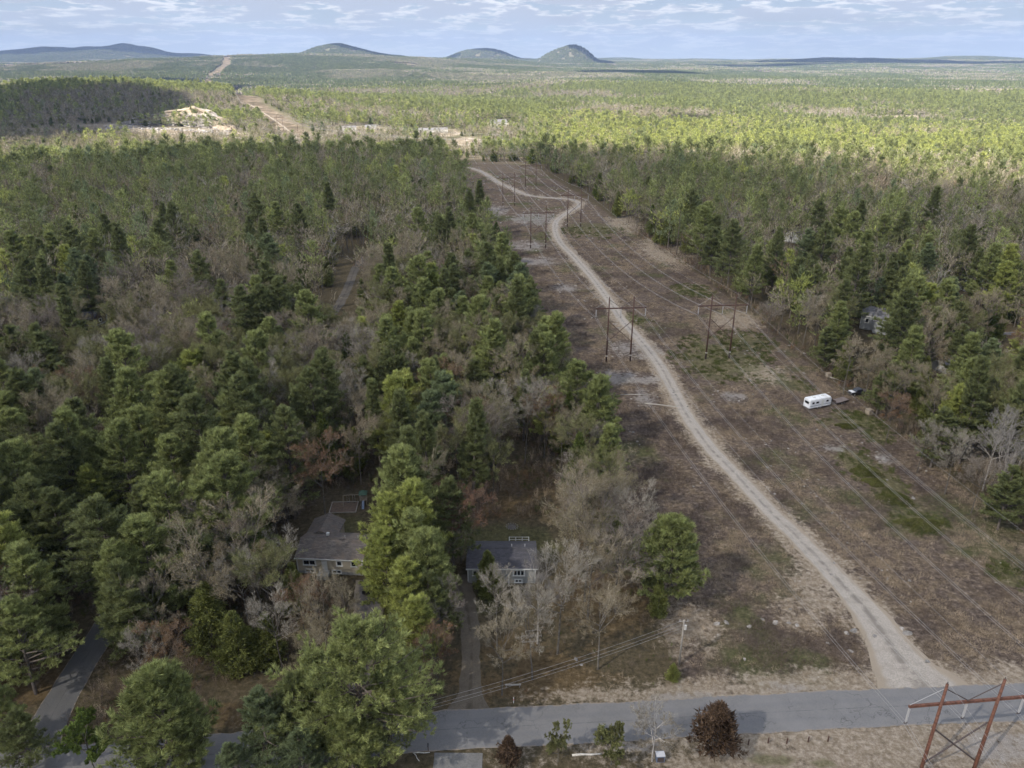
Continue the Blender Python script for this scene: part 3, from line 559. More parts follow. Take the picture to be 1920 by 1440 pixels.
# where things stand, so that the wood leaves them free: x, y, radius
KEEP = []
def keep(u, v, r): q = P(u, v); KEEP.append((q[0], q[1], r))
for u, v, r in [(620, 1080, 9), (600, 1010, 8), (640, 960, 8), (690, 950, 7), (940, 1080, 9), (940, 1010, 11), (1010, 1010, 8), (910, 1120, 7), (705, 1070, 6), (838, 1100, 4), (660, 1010, 7), (100, 1080, 6), (1645, 625, 9), (1780, 705, 5), (1715, 745, 4), (1600, 740, 4), (1490, 455, 7), (1825, 545, 6), (168, 605, 7), (960, 985, 6), (590, 1075, 7), (665, 1075, 6), (1900, 365, 8)]: keep(u, v, r)
_q = P(1265, 980, 16.5); KEEP.append((_q[0], _q[1], 7.5))
PROT = [(560, 985, 685, 1078, 115), (876, 1022, 1006, 1092, 115), (640, 930, 690, 965, 130), (1618, 572, 1676, 622, 250), (1755, 684, 1796, 708, 215), (1476, 430, 1500, 452, 360), (1812, 534, 1838, 548, 300), (148, 588, 182, 612, 255), (88, 1060, 130, 1085, 140), (692, 1035, 720, 1100, 120), (832, 1094, 848, 1108, 110), (950, 975, 972, 998, 140), (660, 1150, 700, 1200, 90), (1500, 735, 1600, 772, 200), (626, 505, 668, 575, 290), (1860, 620, 1920, 632, 250), (1275, 1180, 1282, 1250, 80), (935, 990, 1040, 1022, 125), (985, 860, 1010, 960, 140), (345, 1110, 505, 1230, 97), (205, 1290, 240, 1400, 60)]
PF_V = [240, 340, 420, 500, 580, 660, 740, 820, 900, 1000, 1200, 1440]; PF_U = [0, 160, 320, 480, 640, 800, 960, 1120, 1280, 1440, 1600, 1760, 1920]
PF = np.array([[.8, .7, .7, .6, .7, .9, .5, .2, .25, .4, .4, .4, .4], [.6, .6, .5, .4, .4, .3, .3, .25, .85, .7, .35, .35, .4], [.8, .7, .35, .3, .35, .4, .6, .3, .6, .5, .6, .2, .3],
 [.6, .6, .5, .3, .2, .3, .85, .5, .5, .9, .6, .8, .3], [.6, .2, .2, .4, .5, .85, .95, .5, .3, .4, .5, .85, .2], [.5, .15, .05, .4, .6, .75, .95, .95, .3, .2, .25, .6, .3],
 [.6, .65, .85, .6, .25, .75, .4, .98, .3, .3, .2, .85, .5], [.95, .95, .95, .85, .25, .85, .1, .3, .3, .3, .2, .95, .2], [.95, .95, .95, .6, .0, .9, .05, .0, .2, .2, .2, .3, .3],
 [.95, .95, .6, .15, .0, .8, .0, .0, .0, 0, 0, 0, .5], [.95, .8, .2, .1, .1, .3, .0, 0, 0, 0, 0, 0, 0], [.8, .6, .3, .1, .1, .1, 0, 0, 0, 0, 0, 0, 0]])
def pfrac(u, v):
    i = np.clip(np.interp(v, PF_V, range(len(PF_V))), 0, len(PF_V)-1.001); j = np.clip(np.interp(u, PF_U, range(len(PF_U))), 0, len(PF_U)-1.001)
    a = i.astype(int); b = j.astype(int); fa = i-a; fb = j-b
    return PF[a, b]*(1-fa)*(1-fb)+PF[a+1, b]*fa*(1-fb)+PF[a, b+1]*(1-fa)*fb+PF[a+1, b+1]*fa*fb
def jitter(x0, x1, y0, y1, s, rng, j=.42):
    X, Y = np.meshgrid(np.arange(x0, x1, s), np.arange(y0, y1, s)); X = X+rng.uniform(-j, j, X.shape)*s; Y = Y+rng.uniform(-j, j, Y.shape)*s; return X.ravel(), Y.ravel()
HAND = []    # kind, variant, x, y, scale, label, rotation
def hand(kind, vi, u, v, h, label, rot=0., base=False, wide=1.0):
    if kind == 'pine': wide *= 1.12
    rec = VAR[kind][vi]
    if base: q = P(u, v)
    else: q = P(u, v, h)
    HAND.append((kind, vi, q[0], q[1], h/rec['h'], label, rot, wide))
hand('pine', 7, 655, 1165, 23, 'very large bushy pine spreading over the paved road near the bottom edge', .3, wide=1.15)
hand('pine', 6, 288, 1270, 17, 'round-topped pine between the side road and the paved road', 1., wide=1.15)
hand('pine', 5, 478, 1305, 14, 'small blue green pine beside the paved road, left of the very large one', 2.)
hand('pine', 4, 545, 1270, 14, 'dark pine crowding against the very large roadside pine', 3.)
hand('pine', 0, 30, 1035, 21, 'tall pine with a bare lower trunk beside the side road at the left edge', .4)
hand('pine', 0, -20, 1280, 12, 'low dark pine cut by the left edge below the side road', 1.4)
hand('leafy', 0, 150, 1352, 9, 'small fresh green leafy tree in the mouth of the side road', .6)
hand('pine', 1, 190, 940, 24, 'huge spreading pine hanging over the bend of the side road', 2.2, wide=1.1)
hand('pine', 3, 268, 975, 22, 'broad pine with pale lower boughs right of the side road', 4.1, wide=1.1)
hand('pine', 1, 100, 925, 21, 'dark pine over the half-hidden cottage at the far left', 5.)
hand('pine', 3, 410, 865, 25, 'massive pine behind the tan house, upper left of its roof', .2, wide=1.1)
hand('pine', 0, 375, 915, 21, 'pine leaning out of the group behind the tan house', 1.2)
hand('pine', 0, 455, 790, 24, 'tall green pine at the back of the pine group behind the tan house', 3.3)
hand('pine', 3, 755, 845, 25, 'tallest pine between the two near houses', 1., wide=.95)
hand('pine', 2, 735, 930, 20, 'yellow green pine leaning towards the tan house', 2.)
hand('pine', 0, 775, 960, 20, 'green pine in the middle of the column between the two near houses', 4.)
hand('pine', 2, 765, 1050, 16, 'slim yellow green pine in the column between the two near houses', 5.)
hand('pine', 2, 780, 1120, 14, 'lowest yellow green pine between the two driveways', 0.)
hand('pine', 1, 845, 905, 19, 'dark pine just right of the tallest pine between the houses', 2.)
hand('cedar', 2, 915, 1032, 9.5, 'small pointed yellow green tree in front of the grey house', .5)
hand('pine', 6, 1266, 978, 17, 'single full green pine at the edge of the power line clearing', .0, wide=1.1)
hand('cedar', 0, 1240, 1085, 8, 'small dark green tree under the single full green pine', 1.)
hand('cedar', 0, 378, 1100, 13, 'broad olive evergreen behind the roadside pines', 1., wide=1.4)
hand('cedar', 0, 435, 1145, 11.5, 'dull olive evergreen beside the broad olive one', 2., wide=1.3)
hand('cedar', 0, 490, 1150, 10, 'pointed olive evergreen nearest to the very large roadside pine', 3., wide=1.2)
hand('leafy', 0, 465, 1010, 10, 'rounded tree in new yellow green leaf left of the tan house', 3.)
hand('cedar', 0, 1265, 1245, 3.2, 'small dark evergreen bush at the foot of the wooden utility pole', 3., wide=1.6)
hand('rusty', 0, 1350, 1318, 9, 'rust brown leafy tree standing south of the paved road', .8)
hand('birch', 0, 1232, 1335, 9, 'bare white-limbed tree overlapping the paved road at the bottom edge', 1.8)
hand('willow', 0, 1150, 1368, 6.5, 'yellow green budding tree at the bottom edge beside the fallen log', .8)
hand('rusty', 0, 955, 1385, 5, 'dark red bush beside the concrete apron', 2.)
hand('willow', 0, 1048, 1368, 6, 'thin budding birch left of the fallen log', 2.8, wide=.7)
for u, v, h, vi, lb in [(1105, 935, 21, 1, 'largest spreading bare oak between the grey house and the clearing'), (1050, 1052, 18, 0, 'bare tree with a long straight pale trunk near the paved road'), (1195, 935, 17, 0, 'grey bare tree at the clearing edge behind the single full green pine'), (1165, 985, 18, 4, 'bare tree between the largest oak and the grey one at the clearing edge'), (1010, 1075, 14, 6, 'thin pale bare tree right of the grey house'), (930, 1085, 14, 0, 'bare tree standing in front of the grey house and its porch'), (860, 920, 16, 3, 'reddish bare tree right of the dark pine between the houses'), (985, 730, 19, 0, 'tall bare tree in the hollow behind the grey house'), (925, 745, 19, 1, 'spreading bare tree left of the hollow behind the grey house'), (595, 840, 18, 3, 'red-tinged bare tree behind the tan house'), (530, 1010, 12, 0, 'bare tree at the left front corner of the tan house'), (1880, 790, 17, 6, 'pale many-branched bare tree at the right edge of the clearing'), (1895, 830, 15, 6, 'second pale bare tree at the right edge of the clearing'), (1110, 1010, 17, 5, 'upright bare tree below the largest oak'), (1075, 900, 17, 1, 'bare tree behind the largest oak, nearest the lawn')]:
    hand('bare', vi, u, v, h, lb, u*.1)
for u, v, h, vi, lb in [(1838, 675, 20, 3, 'large dark pine between the right clearing edge and the low grey shed'), (1772, 768, 15, 1, 'dense pine right of the low grey shed'), (1862, 712, 18, 0, 'pine at the right edge behind the pale many-branched bare tree'), (1870, 640, 18, 5, 'blue green pine at the right edge beside the lane'), (1700, 570, 19, 1, 'dark layered pine right of the pale grey house'), (1690, 478, 20, 1, 'dark pine behind the pale grey house'), (1450, 452, 21, 3, 'broad green pine at the wood edge below the white gabled house'), (1518, 512, 17, 0, 'green pine next to the broad one at the right wood edge'), (1340, 430, 20, 4, 'dark pine close to the clearing above the right pylon'), (1580, 590, 15, 0, 'rounded green pine left of the pale grey house'), (1215, 333, 20, 1, 'dark pine first in the clump beyond the hook of the track'), (1555, 615, 14, 4, 'low dark pine at the right wood edge above the travel trailer'), (1660, 700, 12, 4, 'small dark pine below the pale grey house'), (1905, 880, 14, 4, 'dark pine cut by the right edge below the pale bare trees'), (1010, 385+60, 19, 2, 'yellow green pine on the left wood edge opposite the second pylon'), (880, 430, 19, 2, 'bright yellow green pine on the left wood edge'), (915, 425, 19, 1, 'dark pine right of the bright one on the left wood edge')][:-3]+[(885, 440, 19, 2, 'bright yellow green pine on the left wood edge'), (918, 425, 19, 1, 'dark pine right of the bright one, left wood edge'), (1150, 800, 16, 0, 'green pine nearest the track on the left wood edge'), (1080, 680, 21, 3, 'wide green pine where the left wood edge bulges'), (1020, 600, 21, 0, 'green pine high on the left wood edge'), (1125, 710, 19, 6, 'round green pine beside the wide one on the left wood edge')]:
    hand('pine', vi, u, v, h, lb, u*.3)
for u, v, h, vi, lb in [(1600, 640, 16, 5, 'bare forked tree behind the flatbed trailer'), (1640, 660, 15, 1, 'spreading tan bare tree right of the dark pickup'), (1690, 690, 15, 1, 'bare tree in front of the low grey shed'), (1520, 560, 16, 0, 'grey bare tree at the right wood edge under the broad pines'), (1570, 540, 17, 1, 'tall tan bare tree left of the pale grey house'), (1450, 560, 14, 4, 'bare tree just right of the right pylon'), (1800, 820, 14, 0, 'bare tree at the foot of the large dark pine'), (1850, 860, 13, 4, 'low bare tree at the right clearing edge'), (1905, 720, 17, 1, 'bare tree at the right edge above the pale ones'), (1680, 745, 12, 3, 'reddish bare tree in front of the right wood'), (1740, 800, 12, 0, 'small bare tree at the wood edge right of the crate')]:
    hand('bare', vi, u, v, h, lb, u*.1)
for u, v, h, vi, lb in [(200, 1020, 20, 0, 'pine low in the group right of the side road'), (300, 900, 23, 3, 'wide pine upper left of the broad olive evergreen'), (345, 985, 19, 4, 'dark pine left of the rounded fresh tree'), (60, 900, 22, 4, 'dark pine at the left edge above the cream cottage'), (10, 1130, 17, 3, 'pine at the left edge over the side road verge'), (590, 1235, 17, 0, 'pine touching the very large roadside pine on its left'), (720, 1255, 15, 3, 'pine touching the very large roadside pine on its right'), (650, 1330, 13, 0, 'low pine in front of the very large roadside pine'), (430, 1395, 9, 5, 'small dark pine at the bottom edge over the road'), (560, 1370, 11, 5, 'blue green pine at the bottom edge over the road'), (330, 1355, 10, 0, 'lower pine in front of the round-topped roadside pine'), (20, 1340, 10, 4, 'low dark pine in the lower left corner'), (800, 1010, 18, 6, 'round pine on the grey house side of the pine column'), (795, 1080, 14, 4, 'dark low pine on the grey house side of the pine column'), (720, 1000, 17, 2, 'yellow green pine nearest the tan house roof')]:
    hand('pine', vi, u, v, h, lb, u*.3)
for u, v, h, vi, lb in [(q_[0], q_[1], q_[2]*(1.22 if q_[0] > 900 else 1.08), q_[3], q_[4]) for q_ in [(560, 1105, 11, 3, 'reddish bare tree in front of the tan house, left of centre'), (600, 1120, 12, 1, 'tan bare tree in front of the tan house door'), (640, 1110, 11, 5, 'thin bare tree in front of the right half of the tan house'), (510, 1130, 12, 0, 'grey bare tree below the left corner of the tan house'), (575, 1185, 11, 1, 'bare tree above the very large roadside pine'), (385, 1040, 12, 4, 'grey bare tree above the broad olive evergreen'), (300, 1180, 11, 3, 'reddish bare tree right of the side road bend'), (250, 1200, 10, 0, 'small bare tree on the verge of the side road'), (820, 1110, 11, 4, 'bare tree just left of the gravel driveway'), (815, 1190, 10, 3, 'reddish bare tree left of the lower gravel driveway'), (1000, 1130, 12, 0, 'slim grey bare tree above the timber bed frames'), (940, 1170, 11, 5, 'bare tree right of the gravel driveway'), (1130, 1100, 13, 1, 'tan bare tree in the group behind the utility pole wires'), (1135, 880, 16, 1, 'bare tree furthest back in the group by the clearing edge')]]:
    hand('bare', vi, u, v, h, lb, u*.1)
hand('dead', 0, 100, 705, 17, 'silver dead conifer in the wood at the left edge')
def forest():
    rng = np.random.default_rng(21); out = []
    # ---- to 740 m: single trees
    X, Y = jitter(-620, 620, 52, 745, 5.5, rng)
    U, V, fw = proj(X, Y, 16.0); ok = (U > -190) & (U < 2110) & (np.abs(X) < .86*Y+30)
    X, Y, U, V = X[ok], Y[ok], U[ok], V[ok]
    kindr = rng.random(len(X)); n1 = fbm(X/26, Y/26, 2); n2 = fbm(X/45+9, Y/45, 2)
    pf = np.clip(pfrac(U, V)*.6+(n1-.5)*.9, 0, 1)
    d = cor(X, Y); rd, _ = seg_dist(X, Y, ROAD); sd, _ = seg_dist(X, Y, SIDE); dd, _ = seg_dist(X, Y, DRIVE); d2, _ = seg_dist(X, Y, DRIVE2); s2, _ = seg_dist(X, Y, SIDE2); ln, _ = seg_dist(X, Y, LANE)
    ok = (d < -2.5) & (rd > 7) & (sd > 5) & (dd > 4.2) & (d2 > 4.5) & (s2 > 6.5) & (ln > 5)
    roady = np.interp(X, ROAD[:, 0], ROAD[:, 1]); ok &= ~((X > -18) & (Y < roady+5)) & ~((X < -18) & (Y < roady-14))
    sparse = (X > -12) & (X < 40) & (Y < 104); ok &= ~sparse | (rng.random(len(X)) < .1)
    sparse2 = (X > -52) & (X < -12) & (Y < 100) & (Y > roady); ok &= ~sparse2 | (rng.random(len(X)) < .9)
    hollow = blob(X, Y, [(985, 930, 60, 60), (640, 985, 70, 45), (960, 1000, 90, 35), (1080, 1180, 90, 60)]) > .3; ok &= ~hollow
    for a, b, r in KEEP: ok &= np.hypot(X-a, Y-b) > r
    for a, b in [(h[2], h[3]) for h in HAND]: ok &= np.hypot(X-a, Y-b) > 3.6
    # thin by kind: pines need more room than bare trees
    pine = kindr < pf; ced = (~pine) & (rng.random(len(X)) < .16); leafy = (~pine) & (~ced)
    ok &= ~(pine & (rng.random(len(X)) < .3)); ok &= ~((Y < 84) & (X > -52) & ~pine); ok &= ~((Y < 88) & (sd < 8.5)); ok &= ~((Y < 76) & (X > -60))
    k = np.where(pine, 0, np.where(ced, 2, 1)); sc_ = rng.uniform(.76, 1.24, len(X)); sc_ = np.where(k == 2, rng.uniform(.6, 1.25, len(X)), sc_)
    edge = (d > -9); sc_ = np.where(edge & (k == 1), sc_*.85, sc_)
    vi = np.zeros(len(X), int)
    r = rng.random(len(X)); PI_ = np.array([0, 3, 1, 8, 4, 2, 0, 1, 5, 6]); shade_far = (Y > 300) & (rng.random(len(X)) < .8); vi = np.where(k == 0, PI_[(np.clip((r*.8+n2*.7-.25), 0, .999)*10).astype(int)], vi).astype(int)
    vi = np.where((k == 0) & shade_far & (vi == 2), 4, vi); vi = np.where((k == 0) & (rng.random(len(X)) < .04), 9, vi)  # most far yellow pines turned dark green: cloud shade put into their colour
    r2 = rng.random(len(X)); vb = np.clip(r2*.62+(fbm(X/33+5, Y/33+70, 2)-.5)*1.3+.2, 0, .999); vi = np.where(k == 1, (vb*7).astype(int), vi); vi = np.where((k == 1) & (vi == 6) & (rng.random(len(X)) < .75), 1, vi); vi = np.where((k == 1) & (rng.random(len(X)) < .22), 2, vi); vi = np.where((k == 1) & (vi == 3) & (rng.random(len(X)) < .6), 5, vi)
    vi = np.where(k == 2, (r*3).astype(int), vi)
    hh = np.array([(VAR[('pine', 'bare', 'cedar')[a]][b]['h']) for a, b in zip(k, vi)])*sc_; rr = np.array([(VAR[('pine', 'bare', 'cedar')[a]][b]['r']) for a, b in zip(k, vi)])*sc_
    # sight lines that the photograph shows open
    ut, vt, ft = proj(X, Y, hh); ub, vb_, fb = proj(X, Y, 0*hh); rp = rr*F/ft
    for u0, v0, u1, v1, yy in PROT:
        hit = (Y < yy-3) & (ut+rp*.62 > u0) & (ut-rp*.62 < u1) & (vt < v1-4) & (vt+(vb_-vt)*.6 > v0); ok &= ~hit
    # keep the clearing's boles in view line: nothing more
    return X[ok], Y[ok], k[ok], vi[ok], sc_[ok], hh[ok], rr[ok]
TX, TY, TK, TV, TS, TH, TR = forest()
print('near trees', len(TX))
def gn_scatter(name, X, Y, Z, rot, scl, idx, meshes, label, cat=None, kind='stuff', scz=None):
    me = bpy.data.meshes.new(name); n = len(X); me.vertices.add(n); me.vertices.foreach_set('co', np.stack([X, Y, Z], -1).astype(np.float32).ravel())
    for nm, a, ty in (('rz', rot, 'FLOAT'), ('vi', idx, 'INT')):
        at = me.attributes.new(nm, ty, 'POINT'); at.data.foreach_set('value', np.asarray(a, np.float32 if ty == 'FLOAT' else np.int32))
    sv = np.stack([scl, scl, scl if scz is None else scz], -1).astype(np.float32); at = me.attributes.new('sv', 'FLOAT_VECTOR', 'POINT'); at.data.foreach_set('vector', sv.ravel())
    o = link(bpy.data.objects.new(name, me)); col = bpy.data.collections.new(name+'_sources')
    for i, m in enumerate(meshes): col.objects.link(bpy.data.objects.new('%03d_source' % i, m))
    g = bpy.data.node_groups.new(name, 'GeometryNodeTree'); g.interface.new_socket('Geometry', in_out='INPUT', socket_type='NodeSocketGeometry'); g.interface.new_socket('Geometry', in_out='OUTPUT', socket_type='NodeSocketGeometry')
    gi = g.nodes.new('NodeGroupInput'); go = g.nodes.new('NodeGroupOutput'); ci = g.nodes.new('GeometryNodeCollectionInfo'); ci.inputs['Collection'].default_value = col; ci.inputs['Separate Children'].default_value = True; ci.inputs['Reset Children'].default_value = True
    ip = g.nodes.new('GeometryNodeInstanceOnPoints'); ip.inputs['Pick Instance'].default_value = True
    def na(nm, ty):
        a = g.nodes.new('GeometryNodeInputNamedAttribute'); a.data_type = ty; a.inputs['Name'].default_value = nm; return [s for s in a.outputs if s.enabled and s.name == 'Attribute'][0]
    cx = g.nodes.new('ShaderNodeCombineXYZ'); g.links.new(na('rz', 'FLOAT'), cx.inputs[2])
    g.links.new(gi.outputs[0], ip.inputs['Points']); g.links.new(ci.outputs[0], ip.inputs['Instance']); g.links.new(na('vi', 'INT'), ip.inputs['Instance Index']); g.links.new(cx.outputs[0], ip.inputs['Rotation']); g.links.new(na('sv', 'FLOAT_VECTOR'), ip.inputs['Scale'])
    g.links.new(ip.outputs[0], go.inputs[0]); md = o.modifiers.new('scatter', 'NODES'); md.node_group = g
    return tag(o, label, cat, None, kind)
# --- single trees as things: the nearest of each kind, the rest of each kind as one mass
MARKS = [('tan house', P(620, 1060)), ('grey house', P(940, 1070)), ('side road', P(140, 1270)), ('side road bend', P(230, 1110)), ('gravel driveway', P(882, 1240)), ('paved road', P(600, 1395)), ('cream cottage', P(105, 1080)),
         ('grassy hollow', P(985, 920)), ('swing set', P(660, 950)), ('nearest left pylon', P(1159, 678)), ('travel trailer', P(1540, 760)), ('pale grey house', P(1645, 622)), ('small white house', P(1778, 706)), ('utility pole', P(1275, 1245)),
         ('forest lane', P(650, 545)), ('wooden cabin', P(168, 608)), ('silver dead conifer', P(100, 840)), ('dirt track bend', P(1290, 790)), ('picture\'s left edge', P(20, 760)), ('dark gap', P(540, 800)), ('picture\'s right edge', P(1900, 760)), ('lower left corner', P(20, 1400)), ('right wood lane', P(1860, 626)), ('nearest right pylon', P(1345, 672)), ('broad olive evergreen', P(375, 1180)), ('second left pylon', P(1009, 465)), ('second right pylon', P(1076, 425)), ('white gabled house', P(1489, 455)), ('upper left wood', P(300, 480)), ('left wood crest', P(700, 330))]
ADJ = {'pine': ('pine', 'pine tree', 'white pine'), 'bare': ('bare tree', 'leafless tree', 'bare deciduous tree'), 'cedar': ('cedar', 'narrow evergreen', 'cedar tree')}
used = {}
def side_words(x, y, m):
    dx, dy = x-m[0], y-m[1]; a = math.degrees(math.atan2(dx, dy)) % 360; r = math.hypot(dx, dy)
    s = ['behind', 'behind and right of', 'right of', 'in front and right of', 'in front of', 'in front and left of', 'left of', 'behind and left of'][int(((a+22.5) % 360)//45)]
    far = 'close' if r < 9 else ('' if r < 18 else ('a little way' if r < 30 else ('some way' if r < 50 else 'far')))
    return (far+' '+s).strip(), r
def make_tree(kind, vi, x, y, s, h, label, rot, wide=1.0):
    rec = VAR[kind][vi]; nm = {'pine': 'pine_tree', 'bare': 'bare_tree', 'cedar': 'cedar_tree', 'dead': 'dead_tree', 'leafy': 'leafy_tree', 'rusty': 'leafy_tree', 'birch': 'birch_tree', 'willow': 'budding_tree'}[kind]
    if h < 5.5 and kind in ('cedar', 'rusty'): nm = 'bush'
    o = empty(nm, (x, y, float(hz(x, y))-.05), rot, label, 'bush' if nm == 'bush' else 'tree'); o.scale = (s*wide, s*wide*(1+.08*math.sin(x*3)), s); o.rotation_euler = (.04*math.sin(x*7+y), .04*math.cos(x*3-y*5), rot)
    for pn in ('trunk', 'crown'): link(bpy.data.objects.new(pn, rec[pn]), o)
    return o
for kind, vi, x, y, s, lb, rot, wd in HAND: make_tree(kind, vi, x, y, s, s*VAR[kind][vi]['h'], lb, rot, wd)
def individuals():
    cam_d = np.hypot(TX, TY)/TH; ut, vt, _ = proj(TX, TY, TH); inside = (ut > -60) & (ut < 1980) & (vt < 1500)
    taken = np.zeros(len(TX), bool); rng = np.random.default_rng(5); labels = {}
    for k, kind in enumerate(('pine', 'bare', 'cedar')):
        cap = (265, 270, 170)[k]; i = np.nonzero((TK == k) & inside)[0]; i = i[np.argsort(cam_d[i])][:cap]; taken[i] = True
        hm = np.median(TH[i])
        for j in i:
            x, y, h = TX[j], TY[j], TH[j]; word = VAR[kind][TV[j]]['words']
            ds = sorted(((side_words(x, y, m[1])[1], n_) for n_, m in enumerate(MARKS))); size = 'tall' if h > hm*1.13 else ('small' if h < hm*.85 else ('tallish' if h > hm else 'middling'))
            done = None
            for q in range(3):
                for form in ADJ[kind]:
                    mk = MARKS[ds[q][1]]; sw, _ = side_words(x, y, mk[1]); 
                    own = {'some way': '', }.get(sw, sw); lb = f'{size} {word} {form} {own} the {mk[0]}'.replace('a little way ', 'a bit ')
                    if lb not in labels: done = lb; break
                if done: break
            if not done:
                mk, mk2 = MARKS[ds[0][1]], MARKS[ds[1][1]]; done = f'{size} {word} {ADJ[kind][0]} between the {mk[0]} and the {mk2[0]}'
            grp = None
            if done in labels:
                grp = f'{word} {ADJ[kind][0]}s near the {MARKS[ds[0][1]][0]}'
            labels.setdefault(done, []).append((make_tree(kind, int(TV[j]), x, y, TS[j], h, done, rng.random()*6.28), grp))
    for lb, L_ in labels.items():
        g = lb if len(L_) > 1 else None
        for o, _ in L_:
            sp_ = o['label'].split(' ')
            o['group'] = g if g else ('pine trees of the wood' if 'pine' in lb else 'trees of the wood')
    return taken
TAKEN = individuals()
def grad_at(X, Y): return np.hypot(hz(X+15, Y)-hz(X-15, Y), hz(X, Y+15)-hz(X, Y-15))/30
def masses():
    rng = np.random.default_rng(3); D = np.hypot(TX, TY)
    # ---- 740 m to 2600 m
    X, Y = jitter(-2100, 2100, 640, 2700, 7.0, rng); D2 = np.hypot(X, Y); U, V, fw = proj(X, Y, hz(X, Y)+12)
    ok = (U > -60) & (U < 1980) & (((Y > 742) & (D2 < 2650))); fr, _ = seg_dist(X, Y, FARROW); ok &= ~((fr < 22+4*fbm(X/20, Y/20, 2)) & (D2 > 960)); ok &= open_far(X, Y) < .05
    ok &= ~((U > 840) & (U < 905) & (Y < 860)); ok &= cor(X, Y) < -3
    X, Y, U = X[ok], Y[ok], U[ok]; n = len(X); cl = fbm(X/120+3, Y/120, 3); cb = fbm(X/500+8, Y/500+4, 3); r = rng.random(n)
    pf = np.clip((cl-.5)*2.6+(cb-.5)*2.5+.3-.3*sm(950, 1100, U)*sm(1100, 950, np.hypot(X, Y)), .04, .96); pine = r < pf; ced = ~pine & (rng.random(n) < .12)
    K = np.where(pine, 0, np.where(ced, 2, 1)); VI = np.where(pine, np.array([0, 3, 1, 8, 4, 2, 0, 9, 5, 6])[rng.integers(0, 10, n)], np.where(ced, rng.integers(0, 3, n), 0)); vb = np.clip(rng.random(n)*.7+(fbm(X/90+40, Y/90, 2)-.5)*1.2+.15, 0, .999); VI = np.where(K == 1, (vb*6).astype(int), VI)
    near_r = np.maximum(sm(960, 1100, U)*sm(1600, 1250, np.hypot(X, Y)), .8*sm(560, 450, U)*sm(1200, 1000, np.hypot(X, Y))); VI = np.where((K == 1) & (rng.random(n) < .75*near_r), np.where(rng.random(n) < .6, 2, 1), VI); VI = np.where((K == 0) & (rng.random(n) < .55*near_r), np.where(rng.random(n) < .7, 2, 9), VI)  # yellower, paler mix in the sunlit bands: sunlight put into the tree colours
    VI = np.where((K == 0) & ((VI == 2) | (VI == 9)) & (near_r < .3) & (rng.random(n) < .7), 0, VI); VI = np.where((K == 1) & (VI == 3), 0, VI)
    S = rng.uniform(.6, 1.0, n); Dn = np.hypot(X, Y)
    for k, (kind, nm, lb) in enumerate((('pine', 'pine_wood', 'dark green pines of the forest away from the camera'), ('bare', 'bare_wood', 'grey brown leafless trees of the forest away from the camera'), ('cedar', 'cedar_wood', 'narrow olive evergreens mixed through the forest'))):
        src = []; nv = len(VAR[kind])
        for lod in range(3): src += [v['lod'][lod] for v in VAR[kind]]
        a = (TK == k) & ~TAKEN; b = K == k
        x = np.concatenate([TX[a], X[b]]); y = np.concatenate([TY[a], Y[b]]); vi = np.concatenate([TV[a], VI[b]]); s = np.concatenate([TS[a], S[b]]); d = np.hypot(x, y)
        lod = np.where(d < 230, 0, np.where(d < 640, 1, 2)); print(nm, len(x), [(lod == q).sum() for q in range(3)])
        gn_scatter(nm, x, y, hz(x, y)-.05, rng.random(len(x))*6.283, s*rng.uniform(.85, 1.2, len(x)), vi+nv*lod, src, lb, scz=s*rng.uniform(.85, 1.15, len(x))*np.where(d > 640, .86, 1))
    # ---- beyond: patches of wood
    def patch(size, n, cf, seed):
        rg = np.random.default_rng(seed); S_ = Soup(); px_, py_ = rg.uniform(-size/2, size/2, (2, n)); con = rg.random(n) < cf
        h = np.where(con, rg.uniform(11, 19, n), rg.uniform(9, 14, n)); r = np.where(con, 3.2, 4.2)*rg.uniform(.8, 1.2, n)
        for i in range(n):
            c = np.array([px_[i], py_[i], 0.]); th = np.arange(5)/5*6.283+rg.random()*6; ring = np.stack([np.cos(th), np.sin(th), 0*th], -1)*r[i]*rg.uniform(.75, 1.25, (5, 1))
            if con[i]: a = c+ring+[0, 0, h[i]*.25]; b = np.roll(a, -1, 0); t_ = np.tile(c+[0, 0, h[i]], (5, 1)); S_.tri(a, b, t_, 0)
            else:
                a = c+ring*.85+[0, 0, h[i]*.35]; a2 = c+ring+[0, 0, h[i]*.72]+rg.normal(0, .5, (5, 3)); b = np.roll(a, -1, 0); b2 = np.roll(a2, -1, 0); t_ = np.tile(c+[0, 0, h[i]], (5, 1))
                mm = 1 if rg.random() < .6 else 2
                S_.tri(a, b, b2, mm); S_.tri(a, b2, a2, mm); S_.tri(a2, b2, t_, mm)
        return S_.mesh('patch', [M_FARC, M_FARB, M_FARO])
    M_FARC = leaf_mat('far_conifers', [(.055, .068, .032), (.075, .086, .038)], .05, .0, .4, 1.15); M_FARB = leaf_mat('far_bare_trees', [(.155, .132, .118), (.19, .167, .15)], .05, 0, .3, .78); M_FARO = leaf_mat('far_budding_trees', [(.12, .125, .06), (.15, .145, .08)], .05, 0, .3, .85)
    src = [patch(64, 75, .85, 1), patch(64, 75, .9, 2), patch(64, 75, .5, 3), patch(64, 75, .45, 4), patch(64, 75, .1, 5), patch(64, 75, .12, 6)]
    X1, Y1 = jitter(-4300, 4300, 2400, 5600, 56, rng, .3); X2, Y2 = jitter(-11000, 11000, 5000, 13200, 100, rng, .35)
    D1 = np.hypot(X1, Y1); D2 = np.hypot(X2, Y2); o1 = (D1 > 2600) & (D1 < 5500); o2 = (D2 >= 5500) & (D2 < 13200)
    X = np.concatenate([X1[o1], X2[o2]]); Y = np.concatenate([Y1[o1], Y2[o2]]); big = np.concatenate([np.full(o1.sum(), 1.05), np.full(o2.sum(), 1.75)])
